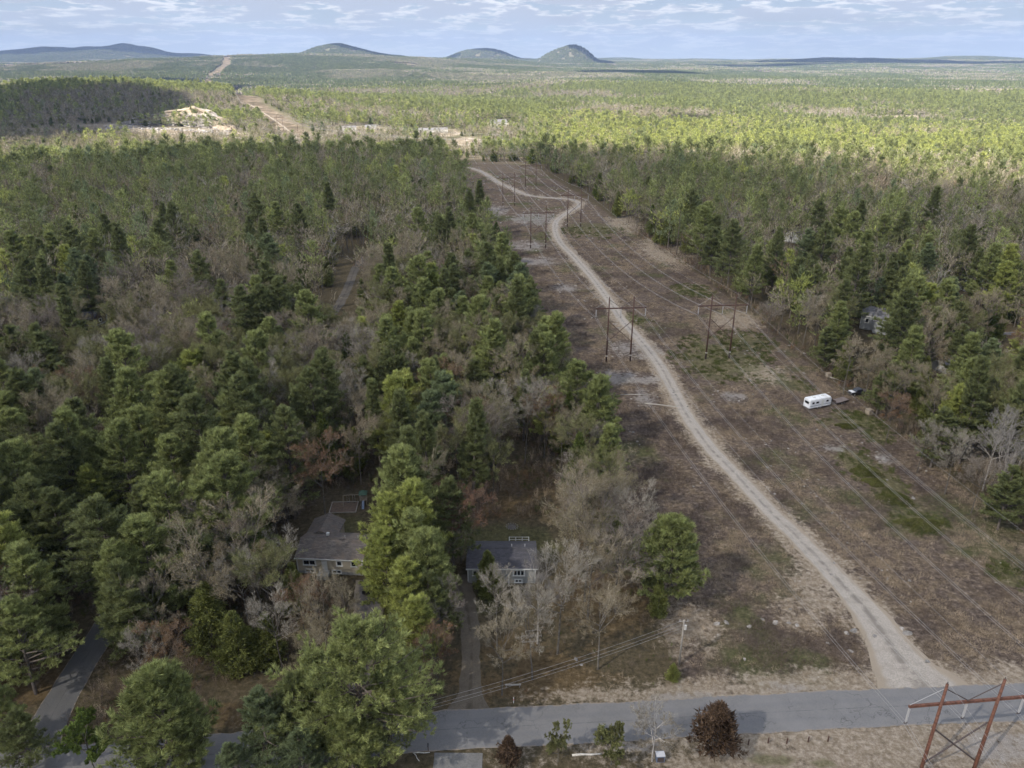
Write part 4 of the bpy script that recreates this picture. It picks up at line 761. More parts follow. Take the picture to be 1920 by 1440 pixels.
    grad = np.hypot(hz(X+15, Y)-hz(X-15, Y), hz(X, Y+15)-hz(X, Y-15))/30; steep = (grad > .045) | ((hz(X, Y) > 105) & (np.hypot(X, Y) > 6500))
    xs, ys = [], []
    for ox in (-1, 0, 1):
        for oy in (-1, 0, 1): xs.append(X[steep]+ox*big[steep]*19+rng.normal(0, 3, steep.sum())); ys.append(Y[steep]+oy*big[steep]*19+rng.normal(0, 3, steep.sum()))
    bs = np.tile(big[steep]*.36, 9); X = np.concatenate([X[~steep]]+xs); Y = np.concatenate([Y[~steep]]+ys); big = np.concatenate([big[~steep], bs])
    U, V, fw = proj(X, Y, hz(X, Y)); fr, _ = seg_dist(X, Y, FARROW); ok = (U > -60) & (U < 1980) & (fr > 34) & (open_far(X, Y) < .2); X, Y, big = X[ok], Y[ok], big[ok]; n = len(X)
    c = fbm(X/260+70, Y/300, 3)*.65+fbm(X/1300, Y/900+9, 2)*.45+rng.normal(0, .03, n); c = np.where((np.hypot(X, Y) > 6600) & (grad_at(X, Y) > .05), .9, c); vi = np.where(c > .565, 0, np.where(c > .52, 2, 4))+rng.integers(0, 2, n)
    scz = np.where(big > 1.5, 1.05, np.where(big < .8, .85, 1.0))
    print('patches', n)
    gn_scatter('distant_forest', X, Y, hz(X, Y)-1, rng.integers(0, 4, n)*1.5708+rng.normal(0, .1, n), big, vi, src, 'continuous mixed forest rolling to the horizon', scz=scz)
masses()
# ---------------------------------------------------------------- clouds overhead (they shade the near wood) and the haze
def cloud_mat(CLOUD_CLEAR):
    m, t = newmat('cloud_vapour'); L = t.links.new; out = N(t, 'ShaderNodeOutputMaterial'); d = N(t, 'ShaderNodeBsdfDiffuse'); d.inputs[0].default_value = (.9, .9, .92, 1)
    tl = N(t, 'ShaderNodeBsdfTranslucent'); tl.inputs[0].default_value = (.9, .9, .92, 1); tp = N(t, 'ShaderNodeBsdfTransparent')
    a = N(t, 'ShaderNodeMixShader'); a.inputs[0].default_value = .5; L(d.outputs[0], a.inputs[1]); L(tl.outputs[0], a.inputs[2])
    b = N(t, 'ShaderNodeMixShader'); b.inputs[0].default_value = CLOUD_CLEAR; L(a.outputs[0], b.inputs[1]); L(tp.outputs[0], b.inputs[2]); L(b.outputs[0], out.inputs[0]); return m
M_CLOUD = cloud_mat(.42); M_THICK = cloud_mat(.05)
def cloud(fn, x0, x1, y0, y1, step, base, label, thick=120, zg=12.0, mat=None):
    """a heap of vapour: flat base, billowing top, over the ground where fn(x, y) > 0, moved up along the sun's ray"""
    k = (base-zg)/SUNV[2]; sx, sy = SUNV[0]*k, SUNV[1]*k
    X, Y = np.meshgrid(np.arange(x0, x1, step), np.arange(y0, y1, step), indexing='ij'); e = fn(X, Y)+(fbm(X/90, Y/90, 4)-.5)*60
    t = np.sqrt(np.clip(e, 0, 160)/160)*thick*(.45+1.1*fbm(X/110+5, Y/110+7, 3)); zt = base+t; zb = base-t*.12
    cell = (e[:-1, :-1] > 0) & (e[1:, :-1] > 0) & (e[:-1, 1:] > 0) & (e[1:, 1:] > 0); n, m = X.shape
    V = np.concatenate([np.stack([X+sx, Y+sy, zt+.5], -1).reshape(-1, 3), np.stack([X+sx, Y+sy, zb-.5], -1).reshape(-1, 3)])
    i = (np.arange(n-1)[:, None]*m+np.arange(m-1)[None, :])[cell]; q = np.concatenate([np.stack([i, i+m, i+m+1, i+1], -1), n*m+np.stack([i, i+1, i+m+1, i+m], -1)])
    me = fast_mesh('cloud', V, q.ravel(), np.full(len(q), 4), mats=[mat or M_CLOUD]); me.polygons.foreach_set('use_smooth', [True]*len(me.polygons))
    tag(link(bpy.data.objects.new('cloud', me)), label, 'cloud', 'clouds overhead', 'stuff')
EDGE = np.array([P(u, v, 13)[:2] for u, v in [(-500, 338), (-200, 318), (0, 301), (200, 289), (400, 270), (480, 262), (700, 257), (860, 264), (920, 279), (1000, 285), (1130, 287), (1300, 306), (1500, 337), (1700, 371), (1850, 360), (1950, 368), (2400, 390)]])
EDGE = EDGE[np.argsort(EDGE[:, 0])]
cloud(lambda x, y: np.minimum(np.minimum(np.interp(x, EDGE[:, 0], EDGE[:, 1])-y+26, y+330), np.minimum(x+900, 950-x)), -900, 950, -340, 800, 14, 900, 'large cloud overhead that shades the near wood')
FARCL = [(60, 1450, 190, 260), (150, 1300, 100, 130), (20, 1150, 80, 80), (1590, 9300, 1000, 700), (1700, 8600, 700, 300), (700, 7700, 330, 600), (655, 7750, 170, 420), (945, 9050, 330, 500), (1098, 8020, 170, 420), (1450, 7800, 700, 400), (1850, 9000, 500, 900), (395, 3000, 120, 180), (200, 3400, 300, 400), (100, 11400, 1500, 900), (300, 11000, 900, 900), (1290, 1350, 40, 60), (1200, 4800, 400, 300), (740, 7600, 250, 300), (830, 8800, 260, 200)]
def far_clouds():
    for u, D, ra, rb in FARCL:
        t = (u-960)/1527.0; n = math.hypot(t, 1); cx, cy_ = t/n*D, D/n; z = float(hz(cx, cy_))+10
        cloud(lambda x, y: (1-np.hypot((x-cx)/ra, (y-cy_)/rb))*min(ra, rb)*.9, cx-ra*1.3, cx+ra*1.3, cy_-rb*1.3, cy_+rb*1.3, max(14, ra/22), 1150, 'small cloud high over the distant forest', 90, z, M_THICK)
far_clouds()
HAZE = 5e-5
def haze():
    m, t = newmat('haze_air'); out = N(t, 'ShaderNodeOutputMaterial'); v = N(t, 'ShaderNodeVolumePrincipled'); v.inputs['Color'].default_value = (.31, .43, .72, 1); v.inputs['Density'].default_value = HAZE; v.inputs['Anisotropy'].default_value = .0
    t.links.new(v.outputs[0], out.inputs['Volume'])
    b = MB(); b.box((0, 0, 200), (31800, 31800, 560)); o = b.build('haze', m); tag(o, kind='stuff')
haze()
# ---------------------------------------------------------------- power line
M_POLE = plain('weathered_pole', (.075, .038, .028), .8, nscale=2.0, var=.3); M_RUST = plain('rusted_pole', (.125, .052, .032), .75, nscale=2.5, var=.35); M_STEEL = plain('dark_steel', (.09, .07, .065), .6, .3)
M_INS = plain('insulator_glass', (.36, .35, .35), .35); M_WIRE = plain('aluminium_wire', (.36, .345, .34), .45, .4); M_WOODG = plain('grey_wood', (.27, .245, .215), .8, nscale=3, var=.2); M_CAP = plain('pale_cap', (.5, .48, .45), .6)
POLE_H, ARM_Z, ARM_W, PSP = 21.0, 17.4, 15.6, 7.6
def pylon(x, y, rz, label, three=False, zoff=0.0, rust=False, br=.16, group='pylons of the power line'):
    z = float(hz(x, y))+zoff; o = empty('pylon', (x, y, z), rz, label, 'pylon'); o['group'] = group; mp = M_RUST if rust else M_POLE; xs = (-PSP, 0, PSP) if three else (-PSP/2, PSP/2)
    for q in xs:
        p = MB().tube([(q, 0, -.5), (q, 0, POLE_H*.5), (q, 0, POLE_H)], [.27, .22, .17], 10).build('pole', mp, o, True)
        MB().tube([(q, 0, POLE_H), (q, 0, POLE_H+.35)], [.07, .05], 8).build('pole_cap', M_STEEL, p)
        MB().tube([(q, 0, 1.9), (q, 0, 2.25)], .275, 10).build('marker_band', M_CAP, p)
    if three:
        for q in xs: MB().tube([(q, -.2, ARM_Z), (q, -2.4, ARM_Z-.4)], .07, 6).build('insulator', M_INS, o); MB().tube([(q, .2, ARM_Z), (q, 2.4, ARM_Z-.4)], .07, 6).build('insulator', M_INS, o)
        for q in xs: MB().tube([(q, 0, POLE_H-2), (q+1.5, -9, 0)], .03, 5).build('guy_wire', M_STEEL, o)
        return o
    MB().box((0, .3, ARM_Z), (ARM_W, .28, .36)).build('crossarm', mp, o)
    for s in (-1, 1):
        MB().tube([(s*PSP/2, .33, ARM_Z-4), (-s*PSP/2, .33, ARM_Z-10.8)], br*.6, 6).build('cross_brace', M_STEEL if rust else mp, o)
        MB().tube([(s*PSP/2, .1, POLE_H-.8), (0, .3, ARM_Z+.2)], .07, 6).build('top_brace', M_STEEL, o)
        MB().tube([(s*PSP/2, .1, POLE_H-.8), (s*ARM_W/2, .3, ARM_Z+.2)], .035, 5).build('tie_rod', M_INS, o)
    for q in (-ARM_W/2+.15, 0, ARM_W/2-.15):
        i = MB().tube([(q, .3, ARM_Z-.2), (q, .3, ARM_Z-2.7)], .085, 8).build('insulator', M_INS, o)
        b = MB()
        for k in range(14): b.tube([(q, .3, ARM_Z-.45-k*.15), (q, .3, ARM_Z-.5-k*.15)], .15, 8)
        b.build('insulator_discs', M_INS, i); MB().box((q, .3, ARM_Z-2.8), (.5, .1, .12)).build('clamp', M_STEEL, i)
    return o
LT = [(57.4, 69.9, 0, -4.6), (*P(1159, 678)[:2], 0, 0), (*P(1009, 465)[:2], 0, 0), (*P(954, 386)[:2], 0, 0), (*march(886, 288, 600)[:2], 0, 0)]
RT = [(84.5, 66.0, 0, -4.6), (*P(1345, 672)[:2], 0, 0), (*P(1076, 425)[:2], 0, 0), (*P(995, 358)[:2], 0, 0), (*march(943, 290, 600)[:2], 0, 0)]
ordl = ['nearest to the paved road, cut by the lower right corner', 'beside the dirt track below the tall pines', 'second along, in front of the bend of the dirt track', 'third along, thin against the brown clearing', 'last, three poles on the crest']
ordr = ['', 'right of the dirt track on green ground', 'second along, inside the hook of the dirt track', 'third along, close to the right wood edge', 'last, three poles where the sunlit trees begin']
def line(TW, ords, nm):
    ends = []
    for i, (x, y, _, zo) in enumerate(TW):
        nx = TW[min(i+1, 4)]; pv = TW[max(i-1, 0)]; rz = -math.atan2(nx[0]-pv[0], nx[1]-pv[1]); three = i == 4
        rz = {0: .10, 1: rz*.6+.0}.get(i, rz*.7)
        if not (nm == 'right' and i == 0): pylon(x, y, rz, f'{nm} line pylon {ords[i]}' if not three else f'{nm} line pylon {ords[i]}', three, zo, i == 0, .2 if i == 0 else .16)
        else: pylon(x, y, rz, 'right line pylon just outside the lower right corner', False, zo, True)
        z = float(hz(x, y))+zo; c, s = math.cos(rz), math.sin(rz); q = (-PSP, 0, PSP) if three else (-ARM_W/2+.15, 0, ARM_W/2-.15)
        ends.append(([np.array([x+c*a-s*.3, y+s*a+c*.3, z+(ARM_Z-2.9 if not three else ARM_Z-.3)]) for a in q], [np.array([x+c*a, y+s*a, z+POLE_H+.3]) for a in (-PSP/2, PSP/2)]))
    # one span behind the camera side and one far beyond the crest
    first = [(p+np.array([10, -140, -2.])) for p in ends[0][0]], [(p+np.array([10, -140, -2.])) for p in ends[0][1]]
    f = FARROW[1]; off = -14 if nm == 'left' else 14; zf = float(hz(f[0]+off, f[1])); last = [np.array([f[0]+off+a*.8, f[1]+a*.5, zf+15.]) for a in (-6, 0, 6)], [np.array([f[0]+off+a, f[1], zf+20.]) for a in (-3, 3)]
    chain = [first]+ends+[last]; pos = ('left', 'middle', 'right')
    for w in range(3):
        for sub in (-1, 1):
            b = MB(); pts = []
            for a, c in zip(chain[:-1], chain[1:]):
                n = 22; t = np.linspace(0, 1, n, endpoint=False)[:, None]; L = np.linalg.norm(c[0][w]-a[0][w]); sag = 4.2*(L/150)**2 if L < 260 else 9.; pts.append(a[0][w]*(1-t)+c[0][w]*t-np.array([0, 0, 1])*sag*4*t*(1-t))
            pts.append(chain[-1][0][w][None]); p = np.concatenate(pts)+np.array([.23*sub, 0, 0]); r = np.interp(p[:, 1], [60, 200, 500, 1000], [.018, .027, .04, .04]); b.tube(p, r, 5)
            tag(b.build('power_cable', M_WIRE), f'{"left" if sub < 0 else "right"} wire of the {pos[w]} cable pair on the {nm} line of pylons', 'cable', 'cables of the power line')
    for w in range(2):
        b = MB(); pts = []
        for a, c in zip(chain[:-1], chain[1:]):
            n = 20; t = np.linspace(0, 1, n, endpoint=False)[:, None]; pts.append(a[1][w]*(1-t)+c[1][w]*t-np.array([0, 0, 1])*10.*t*(1-t))
        p = np.concatenate(pts+[chain[-1][1][w][None]]); b.tube(p, np.interp(p[:, 1], [60, 200, 600], [.014, .02, .03]), 4); tag(b.build('shield_wire', M_WIRE), f'thin top wire over the {pos[w*2]} poles of the {nm} line of pylons', 'cable', 'cables of the power line')
    o = pylon(f[0]+off, f[1], .5, f'tiny far pylon, {nm} one of two on the distant clearing', False, 0, False)
line(LT, ordl, 'left'); line(RT, ordr, 'right')
def utility_pole(x, y, h, label, rz=0.):
    o = empty('utility_pole', (x, y, 0), rz, label, 'utility pole'); MB().tube([(0, 0, -.3), (0, 0, h)], [.17, .11], 9).build('pole', M_WOODG, o, True)
    MB().box((0, .12, h-.45), (1.5, .09, .11)).build('crossarm', M_WOODG, o)
    for q in (-.6, .6): MB().tube([(q, .12, h-.4), (q, .12, h-.1)], .06, 7).build('insulator', M_INS, o)
    MB().tube([(.32, 0, h-1.9), (.32, 0, h-1.1)], .2, 10).build('transformer', M_CAP, o)
    return np.array([x, y, h])
q = P(1273, 1247); UP1 = utility_pole(q[0], q[1], 9.0, 'weathered wooden utility pole near the road with a small evergreen at its foot')
q = P(645, 1352, 9.0); UP2 = utility_pole(q[0], q[1], 9.0, 'wooden utility pole hidden among the roadside pines')
for k, dz in enumerate((-.1, -.9, -1.5)):
    t = np.linspace(0, 1, 24)[:, None]; p = (UP1+[0, 0, dz])*(1-t)+(UP2+[0, 0, dz])*t-np.array([0, 0, 1])*5*t*(1-t); tag(MB().tube(p, .016, 5).build('roadside_wire', M_WIRE), f'{("upper", "middle", "lower")[k]} wire running left from the wooden utility pole', 'cable', 'roadside wires')

# ---------------------------------------------------------------- houses
def siding(name, col):
    m, t = newmat(name); L = t.links.new; out = N(t, 'ShaderNodeOutputMaterial'); b = N(t, 'ShaderNodeBsdfPrincipled'); b.inputs['Roughness'].default_value = .6
    tc = N(t, 'ShaderNodeTexCoord'); wv = N(t, 'ShaderNodeTexWave', wave_type='BANDS', bands_direction='Z', wave_profile='SAW'); L(tc.outputs['Object'], wv.inputs['Vector']); wv.inputs['Scale'].default_value = 1.55
    c = mixc(t, mrange(t, wv.outputs['Fac'], .86, 1.), col, tuple(k*.55 for k in col)); c = mixc(t, mrange(t, noise(t, tc.outputs['Object'], .9, 4), .4, .7, 0, .3), c, tuple(k*.75 for k in col)); L(c, b.inputs[0])
    bp = N(t, 'ShaderNodeBump'); bp.inputs['Distance'].default_value = .02; L(wv.outputs['Fac'], bp.inputs['Height']); L(bp.outputs[0], b.inputs['Normal']); L(b.outputs[0], out.inputs[0]); return m
def shingles(name, col, moss=(.1, .09, .05)):
    m, t = newmat(name); L = t.links.new; out = N(t, 'ShaderNodeOutputMaterial'); b = N(t, 'ShaderNodeBsdfPrincipled'); b.inputs['Roughness'].default_value = .9
    tc = N(t, 'ShaderNodeTexCoord'); br = N(t, 'ShaderNodeTexBrick'); L(tc.outputs['Object'], br.inputs['Vector']); br.inputs['Scale'].default_value = 1.0; br.inputs['Brick Width'].default_value = .6; br.inputs['Row Height'].default_value = .26; br.inputs['Mortar Size'].default_value = .015
    br.inputs['Color1'].default_value = (*[k*.75 for k in col], 1); br.inputs['Color2'].default_value = (*[k*1.3 for k in col], 1); br.inputs['Mortar'].default_value = (*[k*.5 for k in col], 1)
    c = mixc(t, mrange(t, noise(t, tc.outputs['Object'], .6, 5, .65), .45, .7, 0, .45), br.outputs[0], moss); L(c, b.inputs[0]); L(b.outputs[0], out.inputs[0]); return m
M_TRIM = plain('white_trim', (.62, .62, .6), .5); M_GLASS = plain('dark_glass', (.02, .024, .03), .08, spec=.8); M_CONC = plain('foundation', (.3, .3, .29), .85, nscale=2); M_DECK = plain('deck_boards', (.3, .22, .16), .8, nscale=3); M_VENT = plain('vent_metal', (.45, .45, .47), .4)
def house(x, y, rz, W, D, h, rise, wm, rm, label, wins=(), door=None, z=None, chimney=None, wing=None, overhang=.35, name='house', base=.9, rails=False, cat='house'):
    z = float(hz(x, y)) if z is None else z; o = empty(name, (x, y, z), rz, label, cat)
    def body(W, D, h, rise, cx=0, cy=0, turn=False):
        w2, d2 = W/2, D/2
        v = [(-w2, -d2, -.3), (w2, -d2, -.3), (w2, d2, -.3), (-w2, d2, -.3), (-w2, -d2, h), (w2, -d2, h), (w2, d2, h), (-w2, d2, h), (-w2, 0, h+rise-.06), (w2, 0, h+rise-.06)]
        f = [(0, 1, 5, 4), (1, 2, 6, 9, 5), (2, 3, 7, 6), (3, 0, 4, 8, 7), (0, 3, 2, 1), (4, 5, 9, 8), (8, 9, 6, 7)]
        v = np.array(v, float)
        if turn: v = np.column_stack([v[:, 1]*-1, v[:, 0], v[:, 2]])
        return v+[cx, cy, 0], f
    def roof(W, D, h, rise, cx=0, cy=0, turn=False):
        w2, d2 = W/2+overhang, D/2; sl = rise/d2; e = d2+overhang; ze = h-sl*overhang; T = .16
        v = [(-w2, -e, ze), (w2, -e, ze), (w2, 0, h+rise), (-w2, 0, h+rise), (w2, e, ze), (-w2, e, ze)]; v += [(a, b, c+T) for a, b, c in v]
        f = [(6, 7, 8, 9), (9, 8, 10, 11), (0, 3, 2, 1), (3, 5, 4, 2), (0, 1, 7, 6), (5, 11, 10, 4), (0, 6, 9, 3), (3, 9, 11, 5), (1, 2, 8, 7), (2, 4, 10, 8)]; v = np.array(v, float)
        if turn: v = np.column_stack([v[:, 1]*-1, v[:, 0], v[:, 2]])
        return v+[cx, cy, 0], f
    MB().add(*body(W, D, h, rise)).build('wall', wm, o); r = MB().add(*roof(W, D, h, rise)).build('roof', rm, o)
    MB().box((0, 0, .05), (W+.06, D+.06, base)).build('foundation', M_CONC, o)
    b = MB()
    for sx in (-1, 1):
        for sy in (-1, 1): b.box((sx*W/2, sy*D/2, h/2+.2), (.16, .16, h-.4))
    b.box((0, -D/2-overhang, h-rise/(D/2)*overhang+.06), (W+overhang*2, .05, .24)); b.build('trim', M_TRIM, o)
    MB().box((0, 0, h+rise+.17), (W+overhang*2, .22, .05)).build('ridge_cap', rm, r)
    for k in range(2): MB().tube([(W*(.15+.2*k), D*.12, h+rise*.6), (W*(.15+.2*k), D*.12, h+rise+.35)], .07, 7).build('vent_pipe', M_VENT, r)
    if chimney: cx_, cy_ = chimney; MB().box((cx_, cy_, h+rise*.8), (.7, .7, rise+1.0)).build('chimney', plain('chimney_brick', (.22, .12, .09), .9, nscale=4), r)
    for (face, c, z0, ww, wh, panes) in wins:
        if face in 'fb': s = -1 if face == 'f' else 1; P_ = lambda a, dp, zz: (a, s*(D/2+dp), zz); Q = lambda a, dp, hh: (a, dp, hh)
        else: s = -1 if face == 'l' else 1; P_ = lambda a, dp, zz: (s*(W/2+dp), a, zz); Q = lambda a, dp, hh: (dp, a, hh)
        fr = MB().box(P_(c, .03, z0+wh/2), Q(ww+.3, .09, wh+.3)).build('window', M_TRIM, o)
        for k in range(panes): MB().box(P_(c-ww/2+(k+.5)*ww/panes, .065, z0+wh/2), Q(ww/panes-.16, .05, wh-.12)).build('pane', M_GLASS, fr)
        MB().box(P_(c, .08, z0-.12), Q(ww+.4, .2, .08)).build('sill', M_TRIM, fr)
    if door: dx, dz = door; dr = MB().box((dx, -D/2-.04, dz+1.05), (1.0, .1, 2.1)).build('door', M_TRIM, o); MB().box((dx+.35, -D/2-.12, dz+1.0), (.08, .08, .08)).build('handle', M_VENT, dr); MB().box((dx, -D/2-.9, dz/2), (2.0, 1.7, max(dz, .2))).build('step', M_CONC, o)
    if wing:
        WW, DD, hh, rr, cx_, cy_ = wing; MB().add(*body(WW, DD, hh, rr, cx_, cy_, True)).build('wing_wall', wm, o); MB().add(*roof(WW, DD, hh, rr, cx_, cy_, True)).build('wing_roof', rm, o)
    return o
S_GREY = siding('grey_siding', (.3, .31, .3)); S_TAN = siding('tan_siding', (.5, .44, .34)); S_WHITE = siding('white_siding', (.62, .61, .59)); S_YEL = siding('cream_siding', (.5, .44, .3)); S_BROWN = siding('brown_logs', (.12, .08, .055)); S_LG = siding('pale_grey_siding', (.38, .39, .4))
R_DK = shingles('charcoal_shingles', (.062, .06, .07), (.075, .07, .07)); R_BR = shingles('brown_grey_shingles', (.115, .1, .092), (.16, .115, .085)); R_GR = shingles('grey_shingles', (.17, .165, .175), (.2, .19, .19)); R_BLUE = plain('solar_panels', (.02, .028, .06), .25)
a = P(877.5, 1093); b = P(1004, 1093); cx = (a[0]+b[0])/2; Wg = b[0]-a[0]-.1; print('grey house width', Wg, 'y', a[1])
gh = house(cx, a[1]+3.9, 0, Wg, 7.8, 3.3, 1.35, S_GREY, R_DK, 'grey-sided house with a charcoal roof right of the gravel driveway', [('f', Wg*.255, 1.75, 1.9, 1.05, 3), ('f', Wg*.25, .25, 1.2, .5, 2), ('f', -Wg*.37, 1.8, 1.3, .9, 2), ('b', 0, 1.7, 1.4, 1., 2), ('r', 0, 1.8, 1., 1., 1)], z=0, base=1.0)
MB().box((-Wg*.1, -4.3, .9), (3.0, 1.0, .15)).build('porch_floor', M_DECK, gh); MB().tube([(-Wg*.0+1.3, -4.75, 0), (-Wg*.0+1.3, -4.75, 2.4)], .09, 6).build('porch_post', M_TRIM, gh)
def railing(o, x0, x1, y0, y1, zd, inner=None):
    """a deck with posts and rails round it"""
    MB().box(((x0+x1)/2, (y0+y1)/2, zd), (x1-x0, y1-y0, .15)).build('deck', M_DECK, o)
    for (a0, b0, a1, b1) in ((x0, y1, x1, y1), (x0, y0, x0, y1), (x1, y0, x1, y1)):
        for zz in (.45, 1.0): MB().tube([(a0, b0, zd+zz), (a1, b1, zd+zz)], .045, 4).build('rail', M_TRIM, o)
        for k in range(4): t = k/3; MB().tube([(a0+(a1-a0)*t, b0+(b1-b0)*t, .0), (a0+(a1-a0)*t, b0+(b1-b0)*t, zd+1.05)], .06, 4).build('rail_post', M_TRIM, o)
railing(gh, Wg*.11, Wg*.42, 3.95, 6.4, 1.7)
a = P(560, 1074); b = P(681, 1079); ang = math.atan2(b[1]-a[1], b[0]-a[0]); Wt = np.hypot(b[0]-a[0], b[1]-a[1]); n_ = np.array([-math.sin(ang), math.cos(ang)]); c = (a[:2]+b[:2])/2+n_*3.9; print('tan house', Wt, ang)
th_ = house(c[0], c[1], ang, Wt, 7.8, 3.5, 1.4, S_TAN, R_BR, 'tan-sided house with a brown grey roof and a rear wing behind bare trees', [('f', -Wt*.31, 2.0, 2.2, .95, 2), ('f', -Wt*.31, .4, 1.7, .5, 2), ('f', Wt*.37, 2.0, .9, 1.0, 1), ('f', Wt*.15, 2.05, .9, .9, 1), ('r', 0, 1.9, 1., 1., 1), ('f', Wt*.1, .4, 1.5, .5, 2)], door=(-Wt*.08, .9), z=0, wing=(5.5, 5.6, 3.2, 1.3, -Wt*.3, 6.0), base=1.1)
MB().box((Wt*.0-1.6, 1.4, 5.1), (.5, .5, .5)).build('skylight', M_TRIM, th_)
# outbuilding with the grey roof and the dark vehicle right of the tan house
q = P(706, 1062); house(q[0], q[1]+1.2, -.08, 2.6, 4.6, 2.1, .35, S_BROWN, R_GR, 'small shed with a flat grey roof between the tan house and the pines', [('f', 0, .9, .7, .7, 1)], z=0, base=.2, overhang=.2, name='shed', cat='shed')
far = lambda u, v, lo=150: march(u, v, lo)
def ho(u, v, rz, W, D, h, rise, wm, rm, label, wins=(), lo=150, off=0, **kw):
    q = march(u, v, lo); return house(q[0], q[1]+off, rz, W, D, h, rise, wm, rm, label, wins, **kw)
ho(1648, 624, -.55, 9.5, 8.5, 5.0, 2.3, S_LG, R_GR, 'pale grey house with a large grey roof in the right wood', [('f', -2.8, 2.6, 1.0, 1.4, 1), ('f', 1.9, 2.6, 1.1, 1.4, 1), ('l', 0, 2.6, 1, 1.3, 1)], wing=(6, 5.5, 4.2, 1.5, 2.4, -4), off=3)
ho(1780, 708, .3, 6.5, 5.5, 3.0, 1.6, S_WHITE, R_GR, 'small white house with a weathered grey roof near the right clearing edge', [('f', 0, 1.3, 1.0, 1.0, 2)], off=2)
ho(1716, 750, -.35, 5.0, 3.6, 2.0, .9, S_GREY, R_GR, 'low grey shed between the small white house and the travel trailer', [('f', 0, .8, .8, .7, 1)], name='shed', cat='shed', off=1)
ho(1489, 455, .9, 7.5, 7.0, 4.4, 2.2, S_WHITE, R_DK, 'white gabled house glimpsed above the pines right of the clearing', [('f', -1.5, 2, 1., 1.2, 2), ('l', 0, 2, 1., 1.2, 2), ('f', 2, 2, .9, 1.2, 1)], off=2)
ho(1826, 548, .2, 9, 6, 3.2, 1.6, S_GREY, R_GR, 'grey-roofed building half hidden at the right, above the lane', [('f', 0, 1.3, 1.2, 1.0, 2)], off=2)
ho(166, 612, -.3, 9, 6, 3.0, 1.9, S_BROWN, R_DK, 'dark wooden cabin in the wood at the left edge', [('f', -1.8, 1.2, 1., 1., 2), ('r', 0, 1.2, 1, 1, 1), ('f', 2, 1.2, 1., 1., 2)], off=2)
ho(112, 1083, .1, 8.5, 6, 3.0, 1.5, S_YEL, R_DK, 'cream cottage with a dark roof half hidden by pines at the far left', [('f', 2.6, 1.2, 1.1, 1.0, 2), ('f', -2, 1.2, 1.2, 1.0, 2)], off=2)
ho(1868, 292, .1, 15, 11, 4.5, 3.6, S_WHITE, R_BLUE, 'house with a dark blue panel roof in the sunlit wood at the right', [('f', -4, 1.5, 1.6, 1.4, 2), ('f', 3, 1.5, 1.6, 1.4, 2)], lo=350, off=4)
ho(1795, 294, .25, 14, 7, 3.2, .8, S_WHITE, plain('pale_roofing', (.6, .6, .6), .5), 'long low white building left of the blue-roofed house', [('f', 0, 1.2, 2, 1.2, 2)], lo=350, off=3)
ho(1905, 366, -.5, 10, 8, 4.5, 2.2, S_WHITE, R_GR, 'white house with a grey roof at the right edge where the sunlight begins', [('f', 0, 1.8, 1.4, 1.2, 2), ('l', 0, 1.8, 1.4, 1.2, 2)], lo=300, off=3)
ho(935, 236, .3, 24, 14, 6, 3.6, S_WHITE, R_GR, 'large white house far off behind the end of the clearing', [('f', -6, 2, 2, 1.6, 2), ('f', 0, 2, 2, 1.6, 2), ('f', 6, 2, 2, 1.6, 2)], lo=650)
for u, v, lb, wd in [(800, 249, 'long white building in the far sandy yard, left of the white house', 34), (826, 248, 'second white building in the far sandy yard', 20), (655, 245, 'white building left of the far sandy yard', 20), (695, 243, 'pale building at the far end of the left wood', 16)]:
    ho(u, v, .2, wd, 12, 4.5, 2.0, S_WHITE, R_GR, lb, [('f', -3, 1.5, 1.6, 1.2, 2), ('f', 3, 1.5, 1.6, 1.2, 2)], lo=700, name='building', cat='building')
ho(1690, 225, .1, 60, 14, 6, 2, S_YEL, S_YEL, 'sandy coloured long building in the distant forest at the right', [('f', 0, 2, 4, 2, 2)], lo=700, name='building', cat='building')
ho(797, 121, .1, 22, 14, 6, 3, S_WHITE, R_GR, 'tiny white farmhouse on the distant ridge field', [('f', 0, 2, 2, 2, 2)], lo=3000)
ho(345, 350, .3, 10, 7, 3.6, 1.8, S_WHITE, R_GR, 'small white house deep in the left wood', [('f', 0, 1.5, 1.4, 1., 2)], lo=300, off=2)
ho(412, 348, -.2, 9, 7, 3.6, 1.8, S_LG, R_GR, 'pale grey house deep in the left wood, right of the small white one', [('f', 0, 1.5, 1.4, 1., 2)], lo=300, off=2)

